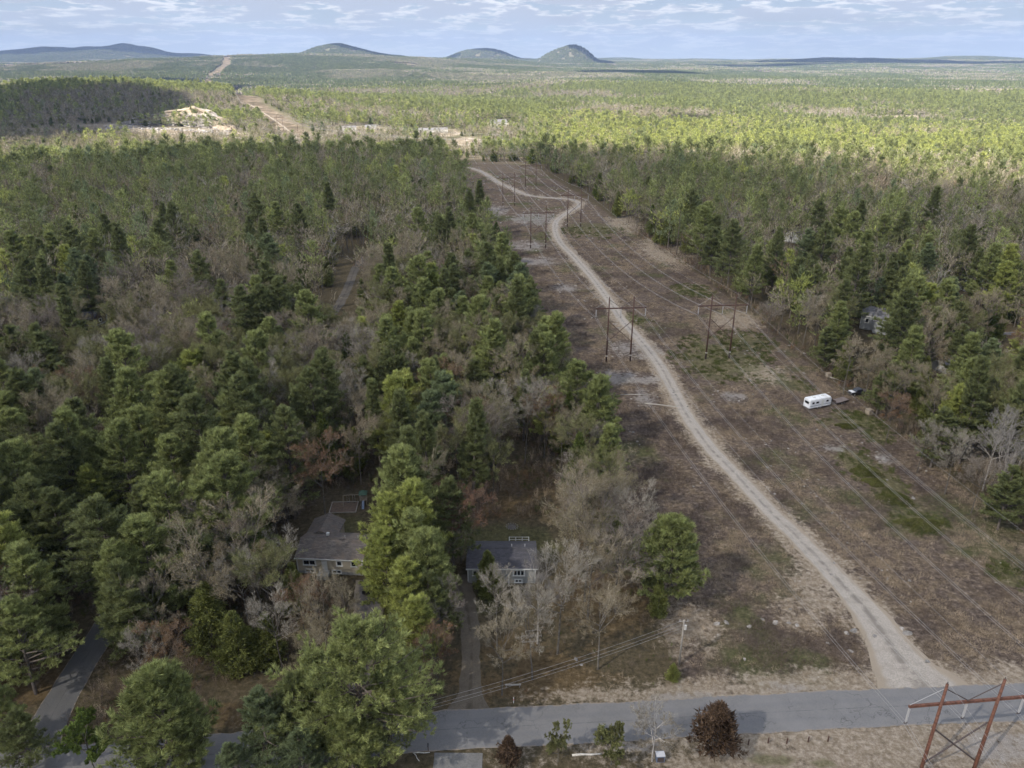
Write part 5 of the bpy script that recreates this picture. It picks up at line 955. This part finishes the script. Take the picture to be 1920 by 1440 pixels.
# ---------------------------------------------------------------- vehicles and yard things
M_WHITE = plain('white_fibreglass', (.7, .71, .74), .35, nscale=.7, var=.08); M_BLACK = plain('black_paint', (.015, .015, .018), .3); M_TYRE = plain('tyre_rubber', (.02, .02, .02), .9); M_RIM = plain('rim_metal', (.5, .5, .52), .3, .6); M_BLUE = plain('dull_blue_paint', (.12, .16, .24), .35); M_GREEN = plain('green_canvas', (.05, .1, .07), .8); M_YW = plain('yellow_brown_wood', (.3, .25, .19), .8, nscale=3); M_BIRCH = plain('birch_wood', (.5, .47, .42), .8, nscale=5, var=.25); M_RED = plain('red_reflector', (.5, .04, .03), .4)
def rounded(b, x0, x1, y0, y1, z0, z1, r=.35, rf=.0):
    """long body with rounded roof edges and a sloping nose"""
    pr = [(y0, z0), (y1, z0), (y1, z1-r), (y1-r*.3, z1-r*.3), (y1-r, z1), (y0+r, z1), (y0+r*.3, z1-r*.3), (y0, z1-r)]
    xs = [(x0, .94, 0), (x0+.25, 1, 0), (x1-.5, 1, 0), (x1-rf, .97, 0), (x1, .9, 0)]; cy_, cz_ = (y0+y1)/2, z0; V = []
    for x, s, _ in xs: V += [(x, cy_+(yy-cy_)*s, cz_+(zz-cz_)*(s if x != x1 else s*.9)) for yy, zz in pr]
    n = 8; f = [(i*n+j, i*n+(j+1) % n, (i+1)*n+(j+1) % n, (i+1)*n+j) for i in range(4) for j in range(n)]+[tuple(range(n))[::-1], tuple(4*n+j for j in range(n))]
    return b.add(V, f)
def wheel(o, x, y, r=.34, w=.22):
    t = MB().tube([(x, y-w/2, r), (x, y+w/2, r)], r, 14).build('tyre', M_TYRE, o); MB().tube([(x, y-w/2-.02, r), (x, y+w/2+.02, r)], r*.6, 10).build('rim', M_RIM, t)
a = P(1517, 770); b = P(1560, 761.5); ang = math.atan2(b[1]-a[1], b[0]-a[0]); dirx = np.array([math.cos(ang), math.sin(ang)]); nrm = np.array([-dirx[1], dirx[0]]); print('rv angle', math.degrees(ang), np.hypot(*(b-a)[:2]))
c = a[:2]+dirx*3.7+nrm*1.25; rv = empty('travel_trailer', (c[0], c[1], 0), ang, 'white travel trailer parked in the clearing beside a flatbed trailer', 'caravan')
rounded(MB(), -3.7, 3.7, -1.22, 1.22, .55, 3.05, .3, .4).build('body', M_WHITE, rv)
for xx, ww in ((-2.6, .8), (-1.2, 1.0), (2.2, .9)): f_ = MB().box((xx, -1.23, 2.0), (ww, .06, .62)).build('window', M_VENT, rv); MB().box((xx, -1.26, 2.0), (ww-.14, .04, .48)).build('pane', M_GLASS, f_)
MB().box((.6, -1.24, 1.6), (.72, .05, 1.85)).build('door', M_TRIM, rv); MB().box((-3.66, 0, 2.0), (.12, 1.5, .7)).build('end_window', M_GLASS, rv); MB().box((0, -1.235, 1.15), (6.9, .03, .12)).build('stripe', M_BLUE, rv)
for xx in (-1.5, 1.4): MB().box((xx, 0, 3.12), (.7, .6, .22)).build('roof_vent', M_TRIM, rv)
for xx in (-.9, 0.0):
    for s in (-1, 1): wheel(rv, xx, s*1.1)
MB().tube([(3.6, 0, .5), (4.9, 0, .5)], .06, 6).build('hitch', M_STEEL, rv); MB().box((0, 0, .48), (7.2, 2.1, .16)).build('chassis', M_STEEL, rv)
c2 = c+dirx*7.6+nrm*(-.1); fb = empty('flatbed_trailer', (c2[0], c2[1], 0), ang+.12, 'low dark flatbed trailer parked end to end with the white travel trailer', 'trailer')
MB().box((0, 0, .72), (5.4, 2.2, .1)).build('bed', plain('bed_boards', (.16, .13, .12), .8, nscale=2), fb)
for s in (-1, 1): MB().box((0, s*1.12, .68), (5.5, .08, .2)).build('side_rail', M_STEEL, fb)
for xx in (-.5, .4):
    for s in (-1, 1): wheel(fb, xx, s*1.25, .32)
MB().tube([(2.7, 0, .6), (3.9, 0, .5)], .07, 6).build('drawbar', M_STEEL, fb); MB().box((-2.72, 0, 1.15), (.06, 2.1, .8)).build('tail_ramp', M_STEEL, fb)
def pickup(x, y, rz, label, mat, name='pickup_truck'):
    o = empty(name, (x, y, 0), rz, label, 'pickup')
    pr = [(-2.7, .45), (2.7, .45), (2.72, .95), (2.5, 1.08), (1.3, 1.15), (.75, 1.78), (-.75, 1.8), (-.95, 1.15), (-2.7, 1.12)]; V = [(a_, s*.92*(1 if z_ < 1.2 else .86), z_) for s in (-1, 1) for a_, z_ in pr]; n = len(pr)
    MB().add(V, [(j, (j+1) % n, n+(j+1) % n, n+j) for j in range(n)]+[tuple(range(n))[::-1], tuple(n+j for j in range(n))]).build('body', mat, o)
    MB().box((-1.85, 0, 1.14), (1.6, 1.5, .06)).build('cargo_bed', M_STEEL, o)
    MB().add([(1.27, -.74, 1.2), (1.27, .74, 1.2), (.8, .7, 1.74), (.8, -.7, 1.74)], [(0, 1, 2, 3)]).build('windscreen', M_GLASS, o)
    for s in (-1, 1): MB().box((0, s*.85, 1.48), (1.3, .04, .42)).build('side_window', M_GLASS, o); MB().box((2.7, s*.65, .82), (.08, .3, .18)).build('headlight', M_INS, o)
    for xx in (-1.7, 1.75):
        for s in (-1, 1): wheel(o, xx, s*.85, .38)
    return o
q = P(1604, 742); pickup(q[0]+1, q[1]+1, math.pi+.25, 'dark pickup with a white bonnet among bare trees right of the flatbed trailer', M_BLACK); 
o = bpy.data.objects[[x.name for x in bpy.data.objects if x.name.startswith('pickup_truck')][0]]; MB().box((2.0, 0, 1.14), (1.2, 1.66, .05)).build('bonnet', M_WHITE, o)
q = P(697, 1100); pickup(q[0], q[1], 1.45, 'black pickup parked beside the tan house at the top of its driveway', M_BLACK)
def crate(u, v, s, rz, label, mat):
    q = P(u, v); o = empty('crate', (q[0], q[1], 0), rz, label, 'crate'); MB().box((0, 0, s*.45), (s, s*.9, s*.9)).build('box', mat, o)
    for k in range(4): MB().box((0, -s*.46, s*(.13+.22*k)), (s*1.02, .04, s*.17)).build('slat', mat, o)
    MB().box((0, 0, s*.92), (s*1.05, s*.95, .06)).build('lid', mat, o)
crate(1629, 776, 1.5, .4, 'tan wooden crate standing alone right of the flatbed trailer', M_YW); crate(1553, 706, 1.3, .2, 'tan crate at the wood edge behind the travel trailer', M_YW)
def swing():
    q = P(668, 945); o = empty('swing_set', (q[0], q[1], 0), .1, 'wooden play tower and swing frame with a green canopy behind the tan house', 'swing set')
    for s in (-1, 1):
        for t in (-1, 1): MB().tube([(1.6+s*.7, t*.7, 0), (1.6+s*.7, t*.7, 2.7)], .06, 5).build('tower_post', M_YW, o)
    MB().box((1.6, 0, 1.3), (1.6, 1.6, .08)).build('platform', M_YW, o)
    MB().add([(.7, -.9, 2.6), (2.5, -.9, 2.6), (2.5, .9, 2.6), (.7, .9, 2.6), (1.6, 0, 3.4)], [(0, 1, 4), (1, 2, 4), (2, 3, 4), (3, 0, 4), (3, 2, 1, 0)]).build('canopy', M_GREEN, o)
    MB().tube([(.9, 0, 2.3), (-2.6, 0, 2.3)], .06, 5).build('beam', M_YW, o)
    for t in (-1, 1): MB().tube([(-2.6, 0, 2.3), (-2.6, t*1.1, 0)], .06, 5).build('leg', M_YW, o)
    for xx in (-.4, -1.6): sw = MB().box((xx, 0, .5), (.5, .2, .05)).build('seat', M_BLACK, o); [MB().tube([(xx+s*.22, 0, .5), (xx+s*.22, 0, 2.3)], .015, 4).build('chain', M_VENT, sw) for s in (-1, 1)]
    MB().box((1.6, -1.6, .7), (.5, 1.9, .06), M=[[1, 0, 0], [0, .8, -.6], [0, .6, .8]]).build('slide', M_BLUE, o)
swing()
q = P(645, 952); o = empty('sand_pit', (q[0], q[1], .02), .05, 'square sand pit edged with timbers behind the tan house', 'sand pit')
MB().box((0, 0, .05), (5.4, 4.0, .1)).build('sand', plain('red_sand', (.12, .085, .062), .95, nscale=2), o)
for c_, d_ in (((0, 2.05, .12), (5.6, .16, .2)), ((0, -2.05, .12), (5.6, .16, .2)), ((2.75, 0, .12), (.16, 3.94, .2)), ((-2.75, 0, .12), (.16, 3.94, .2))): MB().box(c_, d_).build('timber_edge', M_WOODG, o)
ROCKM = [plain('pale_granite', (.3, .275, .25), .9, nscale=1.6, var=.3, bump=.1), plain('grey_granite', (.2, .185, .17), .9, nscale=1.6, var=.3, bump=.1)]
def rock_mesh(seed, sub=2):
    import bmesh
    bm = bmesh.new(); bmesh.ops.create_icosphere(bm, subdivisions=sub, radius=1); rg = np.random.default_rng(seed)
    pl = [(unit(rg.normal(size=3)), rg.uniform(.55, .85)) for _ in range(9)]
    for v in bm.verts:
        p = np.array(v.co)
        for n_, d in pl:
            e = p@n_-d
            if e > 0: p = p-n_*e*.9
        v.co = p*np.array([1, .8, .6])*(1+.05*rg.normal())
    me = bpy.data.meshes.new('boulder'); bm.to_mesh(me); bm.free(); me.materials.append(ROCKM[seed % 2]); return me
ROCKS = [rock_mesh(i) for i in range(6)]
BOUL = [(1153, 608, 1.1, 'whitish boulder left of the dirt track beside the left pylon'), (1160, 615, .9, 'smaller whitish boulder touching the one beside the left pylon'), (1247, 615, .7, 'pale rock right of the dirt track between the two nearest pylons'), (1407, 714, .9, 'pale rock on bare ground below the right pylon of the nearest pair'), (1343, 1170, 1.0, 'largest boulder of the left end of the stone row above the road'), (1362, 1168, .8, 'second stone from the left of the stone row'), (1405, 1175, .8, 'flat stone between the two halves of the stone row'), (1430, 1161, .6, 'small stone above the gap in the stone row'), (1455, 1168, 1.1, 'large round stone in the right half of the stone row'), (1478, 1168, .7, 'stone right of the large round one in the stone row'), (1494, 1172, .7, 'last stone at the right end of the stone row'), (1481, 1142, .5, 'small white stone above the stone row'), (1396, 1236, .5, 'single white stone between the utility pole and the dirt track'), (1700, 1188, 1.3, 'white boulder on the right verge of the dirt track near the road'), (1690, 1179, .9, 'pale boulder just behind the white one by the dirt track'), (1601, 1182, 1.1, 'tan boulder left of the dirt track, nearest to it'), (1588, 1187, .8, 'tan boulder beside the one left of the dirt track'), (1640, 1193, .8, 'white stone on the left edge of the dirt track'), (1594, 1220, .7, 'small pale stone left of where the dirt track widens'), (1738, 1240, .9, 'grey stone where the dirt track meets the road'), (1508, 700, 1.0, 'tan rock behind the travel trailer'), (1532, 806, .8, 'single rock below the travel trailer'), (1478, 841, .5, 'small white rock in the middle of the right clearing'), (1658, 862, 1.3, 'broad pale outcrop right of the evergreen shrubs'), (1646, 858, .8, 'upright pale stone on the outcrop right of the evergreen shrubs'), (1713, 934, .9, 'flat grey rock above the lowest juniper patch'), (1752, 903, .5, 'small white rock near the right wood edge'), (1080, 1236, .7, 'white rock under the bare trees by the road'), (1090, 1246, .5, 'small white rock below the other by the road'), (1300, 912, .5, 'white stone left of the dirt track in the lower clearing'), (1313, 906, .4, 'tiny white stone left of the dirt track in the lower clearing'), (1552, 1206, .5, 'white stone among heather above the road shoulder'), (1385, 752, .7, 'low stone in the scatter right of the dirt track bend'), (1372, 742, .6, 'stone above the scatter right of the dirt track bend'), (1395, 748, .6, 'right stone of the scatter right of the dirt track bend'), (1480, 648, .9, 'grey boulder at the right wood edge'), (1508, 662, 1.0, 'tall grey boulder at the right wood edge beside a bare tree'), (1495, 655, .7, 'grey boulder between the two at the right wood edge'), (1240, 512, .7, 'pale rock near the upper dirt track'), (1190, 492, .8, 'white rock on the upper right clearing'), (1005, 470, 1.0, 'pale rock at the foot of the second left pylon'), (1560, 962, .5, 'white stone beside the lower dirt track')]
for i, (u, v, s, lb) in enumerate(BOUL):
    q = P(u, v); o = bpy.data.objects.new('boulder', ROCKS[i % 6]); link(o); s *= .8; o.location = (q[0], q[1], -.12*s); o.rotation_euler = (.3*math.sin(i), .25*math.cos(i*2), i*1.7); o.scale = (s, s*.9, s*.8); tag(o, lb, 'boulder', 'boulders in the clearing')
# fire ring, raised beds, bench, marker post, guard posts, logs, mailbox, mower
q = P(960, 988); o = empty('fire_ring', (q[0], q[1], 0), 0, 'ring of pale stones in the lawn behind the grey house', 'fire pit')
sm_ = rock_mesh(20, 1)
for k in range(14): a_ = k/14*6.283; s_ = bpy.data.objects.new('stone', sm_); link(s_, o); s_.location = (1.15*math.cos(a_), 1.15*math.sin(a_), .12); s_.scale = (.2, .17, .2); s_.rotation_euler = (0, 0, a_*3)
MB().tube([(0, 0, 0), (0, 0, .08)], .9, 12).build('ash_bed', plain('ash', (.09, .08, .07), .95, nscale=3), o)
for u, v, lb in ((1000, 1190, 'upper empty timber bed frame under the bare trees'), (992, 1200, 'lower empty timber bed frame under the bare trees')):
    q = P(u, v); o = empty('garden_frame', (q[0], q[1], 0), .15, lb, 'garden frame')
    for c_, d_ in (((0, .7, .3), (2.4, .07, .1)), ((0, -.7, .3), (2.4, .07, .1)), ((1.2, 0, .3), (.07, 1.34, .1)), ((-1.2, 0, .3), (.07, 1.34, .1)), ((0, 0, .3), (.07, 1.33, .08))): MB().box(c_, d_).build('rail', M_WOODG, o)
    for s in (-1, 1):
        for t in (-1, 1): MB().box((s*1.2, t*.7, .12), (.09, .09, .3)).build('leg', M_WOODG, o)
q = P(962, 1288); o = empty('plank_bench', (q[0], q[1], 0), 0, 'plain plank bench in the leaf litter above the road', 'bench'); MB().box((0, 0, .45), (2.4, .3, .07)).build('seat', M_WOODG, o); [MB().box((s, 0, .2), (.1, .28, .42)).build('leg', M_WOODG, o) for s in (-1, 1)]
q = P(963, 1318); o = empty('marker_post', (q[0], q[1], 0), 0, 'short white marker post with a red band beside the road', 'marker post'); MB().tube([(0, 0, 0), (0, 0, 1.1)], .06, 7).build('post', M_TRIM, o); MB().tube([(0, 0, .55), (0, 0, .75)], .07, 7).build('red_band', M_RED, o)
for k, (u, v) in enumerate([(1365, 1396), (1403, 1396), (1440, 1393), (1475, 1394), (1515, 1391), (1552, 1390)]):
    q = P(u, v); o = MB().tube([(0, 0, -.1), (0, 0, .95), (0, 0, 1.0)], [.11, .1, .06], 8).build('guard_post', M_POLE); o.location = (q[0], q[1], 0); tag(o, f'{("first", "second", "third", "fourth", "fifth", "last")[k]} from the left of the short wooden posts south of the road', 'post', 'wooden posts south of the road')
def log(u, v, L, r, rz, label, mat):
    q = P(u, v); o = MB().tube([(-L/2, 0, 0), (-L/6, .06, .02), (L/6, -.04, 0), (L/2, 0, .02)], [r, r*.9, r*.8, r*.65], 8).build('log', mat, None, True); o.location = (q[0], q[1], r*.8); o.rotation_euler = (0, 0, rz); tag(o, label, 'log', 'fallen logs')
log(1100, 1416, 4.0, .16, .06, 'pale birch log lying along the verge south of the road', M_BIRCH); log(1240, 760, 9, .12, -.25, 'long thin pale log left of the dirt track', M_BIRCH) ; log(1570, 712, 5, .1, -.9, 'bleached fallen branch behind the flatbed trailer', M_BIRCH); log(1190, 740, 8, .1, .05, 'bleached fallen trunk below the gravel patch', M_BIRCH)
log(790, 1412, 2.3, .07, .04, 'upper of two birch poles laid in a V by the concrete apron', M_BIRCH); log(781, 1420, 1.6, .07, -.95, 'lower of two birch poles laid in a V by the concrete apron', M_BIRCH)
def mailbox(u, v, label):
    q = P(u, v); o = empty('mailbox', (q[0], q[1], 0), .1, label, 'mailbox'); MB().box((0, 0, .5), (.1, .1, 1.05)).build('post', M_POLE, o)
    b = MB(); n = 8; V = []
    for yy in (-.26, .26): V += [(.1*math.cos(t), yy, 1.12+(.1 if 0 < k < n-1 else 0)*math.sin(t)-(0 if k not in (0, n-1) else .06)) for k, t in enumerate(np.linspace(0, math.pi, n))]
    b.add(V, [(j, (j+1) % n, n+(j+1) % n, n+j) for j in range(n)]+[tuple(range(n))[::-1], tuple(n+j for j in range(n))]).build('box', M_BLACK, o)
mailbox(803, 1408, 'black mailbox on a post by the birch poles'); 
def mower(u, v, rz, label, m1):
    q = P(u, v); o = empty('riding_mower', (q[0], q[1], 0), rz, label, 'mower'); rounded(MB(), .1, .95, -.3, .3, .35, .85, .12, .1).build('bonnet', m1, o); MB().box((-.15, 0, .4), (1.0, .7, .1)).build('deck', M_STEEL, o); MB().box((-.35, 0, .7), (.4, .42, .12)).build('seat', M_TRIM, o); MB().box((-.56, 0, .92), (.08, .42, .45)).build('backrest', M_TRIM, o)
    MB().tube([(.15, 0, .8), (-.02, 0, 1.1)], .03, 5).build('steering_column', M_STEEL, o)
    for xx, r_ in ((-.4, .27), (.7, .2)):
        for s in (-1, 1): wheel(o, xx, s*.42, r_, .18)
mower(839, 1102, .5, 'pale blue riding mower parked at the end of the gravel driveway', M_BLUE)
q = P(1237, 1425); o = empty('utility_cabinet', (q[0], q[1], 0), .05, 'dark blue grey cabinet beside the white-limbed tree at the bottom edge', 'cabinet'); MB().box((0, 0, .55), (1.1, .8, 1.1)).build('body', M_BLUE, o); MB().box((0, 0, 1.13), (1.2, .9, .07)).build('lid', M_VENT, o); MB().box((0, -.41, .5), (.9, .03, .8)).build('door', M_STEEL, o)

# ---------------------------------------------------------------- quarry
def quarry():
    m, t = newmat('quarry_rock'); L = t.links.new; out = N(t, 'ShaderNodeOutputMaterial'); b = N(t, 'ShaderNodeBsdfDiffuse'); ge = N(t, 'ShaderNodeNewGeometry'); pos = ge.outputs['Position']
    c = ramp_node(t, noise(t, pos, .09, 6, .7), [(.36, (.06, .055, .055)), (.48, (.18, .165, .15)), (.6, (.34, .31, .28)), (.74, (.48, .45, .41))]).outputs[0]; c = mixc(t, mrange(t, noise(t, pos, .022, 3), .5, .62, 0, .6), c, (.36, .28, .19)); L(c, b.inputs[0]); L(b.outputs[0], out.inputs[0])
    pts = np.array([march(u, v, 900)[:2] for u, v in [(185, 240), (230, 238), (262, 238), (290, 240), (318, 241), (352, 243), (392, 246), (430, 250)]]); pth, q = dense(smooth_path(pts, 6), 3.0); H = np.interp(q, [0, .12, .3, .42, .55, .7, .85, 1], [3, 8, 16, 22, 27, 24, 14, 3]); n = 22; s = np.linspace(0, 1, n)
    X = pth[:, 0:1]+0*s; Y = pth[:, 1:2]+0*s; st = np.floor(s*4+.0001)/4*.6+s*.4
    inn = 26*np.sin(np.clip(q, 0, 1)*math.pi)[:, None]; Yb = Y+inn+st[None]*40; nz = (fbm(X/9+s*4, Y/9+s[None]*9, 4)-.5); Xb = X+nz*9; Yb = Yb+nz*16; Z = hz(X, Y+inn)-2+H[:, None]*s[None]+(fbm(X/14, s[None]*6+X/30, 3)-.5)*6
    me = grid_mesh('quarry_face', Xb, Yb, Z, [m]); tag(link(bpy.data.objects.new('quarry_face', me)), 'pale and tan rock face of the distant quarry', 'quarry face')
    # loose blocks on the quarry floor
    rg = np.random.default_rng(11); n = 260; u = rg.uniform(0, 1, n); c = np.stack([np.interp(u, q, pth[:, 0]), np.interp(u, q, pth[:, 1])], -1)+rg.normal(0, 9, (n, 2))-[0, 8]
    gn_scatter('quarry_rubble', c[:, 0], c[:, 1], hz(c[:, 0], c[:, 1]), rg.random(n)*6, rg.uniform(.8, 3.2, n), rg.integers(0, 6, n), ROCKS, 'broken stone along the foot of the quarry face')
quarry()

# ---------------------------------------------------------------- low growth
def low_growth():
    rng = np.random.default_rng(77); mats = {k: leaf_mat('brush_'+k, v, .35, .1, .25) for k, v in dict(brown=[(.13, .1, .078), (.18, .14, .11)], tan=[(.28, .22, .155), (.36, .29, .21)], purple=[(.1, .078, .067), (.142, .112, .098)], green=[(.06, .072, .02), (.085, .1, .03)], juniper=[(.085, .09, .03), (.11, .112, .04)], red=[(.17, .095, .055), (.22, .125, .07)]).items()}
    def tuft(m, n, r, h, seed, wd=.03, up=.8):
        rg = np.random.default_rng(seed); s = Soup(); c = np.stack([rg.normal(0, r*.4, n), rg.normal(0, r*.4, n), np.zeros(n)], -1); d = unit(rg.normal(0, .55, (n, 3))+[0, 0, up]); s.slivers(c, d, rg.uniform(.5, 1, n)*h, np.full(n, wd), 0, rg)
        c2 = c+d*(h*rg.uniform(.2, .7, n))[:, None]; i = np.repeat(np.arange(n), 2); s.slivers(c2[i], unit(d[i]+rg.normal(0, .6, (2*n, 3))), rg.uniform(.2, .45, 2*n)*h, np.full(2*n, wd*.8), 0, rg); return s.mesh('tuft', [mats[m]])
    src = [tuft('brown', 26, 1.0, .7, 1), tuft('tan', 30, .9, .5, 2), tuft('purple', 34, 1.2, .8, 3), tuft('brown', 20, .8, 1.1, 4), tuft('green', 40, .8, .6, 5, .05), tuft('tan', 24, .7, .8, 6)]
    X, Y = jitter(-5, 118, 76, 420, .85, rng, .5); d = cor(X, Y); td, _ = seg_dist(X, Y, TRACK); rd, _ = seg_dist(X, Y, ROAD); dist = np.hypot(X, Y)
    U, V, _ = proj(X, Y, 0*X); ok = (d > -2) & (td > 3.2) & (rd > 5.5) & (U < 1980) & (V < 1480); cov = fbm(X/6, Y/6, 3); gr = blob(X, Y, GRAV_PX); ok &= (cov+rng.normal(0, .12, len(X)) > .46) & (gr < .25) & (rng.random(len(X)) < np.interp(dist, [150, 420], [1, .45])); fan = np.hypot(X-P(1705, 1262)[0], Y-P(1705, 1262)[1]); ok &= fan > 7
    X, Y = X[ok], Y[ok]; n = len(X); g = blob(X, Y, GREEN_PX); tn = blob(X, Y, TAN_PX); k = fbm(X/11+40, Y/11, 3)+rng.normal(0, .09, n); vi = np.where(k > .56, 2, np.where(k > .47, 0, np.where(k > .42, 3, 1))); vi = np.where((g > .15), np.where(rng.random(n) < .7, 4, 1), vi); vi = np.where((tn > .2) & (vi != 4), np.where(rng.random(n) < .7, 1, 5), vi)
    print('brush', n); gn_scatter('heath_brush', X, Y, 0*X, rng.random(n)*6.28, rng.uniform(.55, 1.5, n)*np.where(tn > .2, .75, 1), vi, src, 'low brown and purple brush covering the power line clearing')
    # undergrowth and saplings under the wood, its edges and the yards
    def sapling(m, h, n, seed):
        rg = np.random.default_rng(seed); s = Soup(); st = unit(rg.normal(0, .35, (5, 3))+[0, 0, 1]); s.slivers(np.zeros((5, 3)), st, np.full(5, h), np.full(5, .05), 0, rg); i = rg.integers(0, 5, n); c = st[i]*(h*rg.uniform(.25, 1, n))[:, None]; s.slivers(c, unit(st[i]+rg.normal(0, .7, (n, 3))), rg.uniform(.2, .5, n)*h*.6, np.full(n, .03), 0, rg)
        c = c+rg.normal(0, .2*h, (n, 3))*.5; s.slivers(c, unit(rg.normal(size=(n, 3))), np.full(n, .12), np.full(n, .07), 0, rg); return s.mesh('sapling', [mats[m]])
    src2 = [sapling('brown', 2.2, 90, 1), sapling('tan', 2.8, 110, 2), sapling('purple', 3.0, 120, 3), sapling('green', 1.6, 160, 4), sapling('red', 2.0, 120, 5), sapling('brown', 4.2, 170, 6)]
    X, Y = jitter(-330, 300, 58, 420, 1.45, rng, .5); d = cor(X, Y); rd, _ = seg_dist(X, Y, ROAD); sd, _ = seg_dist(X, Y, SIDE); dd, _ = seg_dist(X, Y, DRIVE); d2, _ = seg_dist(X, Y, DRIVE2); s2, _ = seg_dist(X, Y, SIDE2); U, V, _ = proj(X, Y, 0*X)
    south = (Y < np.interp(X, ROAD[:, 0], ROAD[:, 1])); ok = (d < .5) & (rd > 5) & (sd > 3.6) & (dd > 3) & (d2 > 3) & (s2 > 4) & (U > -120) & (U < 2040) & ~(south & (X > -18)); ok &= fbm(X/8, Y/8, 3)+rng.normal(0, .1, len(X)) > .43; edge = (d > -7)
    ok &= edge | (np.hypot(X, Y) < 260); lawn = blob(X, Y, GREEN_PX+[(960, 1050, 100, 60), (640, 1000, 90, 60), (620, 1085, 70, 20), (645, 950, 60, 26), (1560, 760, 60, 24)]); ok &= lawn < .08
    for a, b, r in KEEP: ok &= np.hypot(X-a, Y-b) > r*.55
    open_ = (X > -12) & (Y < 105); ok &= ~open_ | (rng.random(len(X)) < .5)
    X, Y = X[ok], Y[ok]; n = len(X); r = rng.random(n); vi = np.select([r < .2, r < .45, r < .66, r < .78, r < .88], [0, 1, 2, 3, 4], 5); sc_ = rng.uniform(.5, 1.1, n)*np.where((X > -12) & (Y < 105), .45, 1); print('undergrowth', n)
    gn_scatter('undergrowth', X, Y, 0*X, rng.random(n)*6.28, sc_, vi, src2, 'saplings and bare shrubs under the wood and along its edge')
    # juniper mats in the right clearing: low, dense, each one a thing
    for u, v, a_, b_, lb in [(1675, 935, 3.6, 3.4, 'round olive green juniper patch in the right clearing'), (1728, 985, 4.6, 2.6, 'lowest and widest juniper patch in the right clearing'), (1625, 885, 3.4, 3.0, 'upper juniper patch below the travel trailer'), (1590, 800, 3.0, 1.6, 'grassy juniper mat just below the travel trailer'), (1640, 905, 2.4, 2.0, 'small juniper patch touching the upper one')]:
        q = P(u, v); rg = np.random.default_rng(u); s = Soup(); n = 1500; rr_ = np.sqrt(rg.random(n)); t = rg.random(n)*6.283; wob = 1+.18*np.sin(3*t+u)+.1*np.sin(5*t); c = np.stack([a_*rr_*wob*np.cos(t), b_*rr_*wob*np.sin(t), .45*np.sqrt(1-rr_**2*.96)*rg.uniform(.6, 1.1, n)], -1); i = np.repeat(np.arange(n), 4); s.slivers(c[i], unit(rg.normal(0, .7, (4*n, 3))+[0, 0, .7]), rg.uniform(.15, .35, 4*n), np.full(4*n, .08), 0, rg)
        o = link(bpy.data.objects.new('juniper', s.mesh('juniper', [mats['juniper']]))); o.location = (q[0], q[1], 0); tag(o, lb, 'juniper', 'juniper patches')
    # loose stones
    n = 1500; X = rng.uniform(-30, 110, n*3); Y = rng.uniform(90, 640, n*3); d = cor(X, Y); cl = fbm(X/16+9, Y/16+2, 3); gr = blob(X, Y, GRAV_PX); ok = (d > 1) & ((cl+rng.normal(0, .06, n*3) > .6) | (gr > .2) | ((Y > 380) & (Y < 600) & (rng.random(n*3) < .25))); X, Y = X[ok], Y[ok]; n = len(X); print('stones', n)
    gn_scatter('loose_stones', X, Y, 0*X, rng.random(n)*6, rng.uniform(.12, .45, n)*np.interp(np.hypot(X, Y), [100, 600], [.8, 1.8]), rng.integers(0, 6, n), ROCKS, 'small pale stones scattered over the clearing')
low_growth()
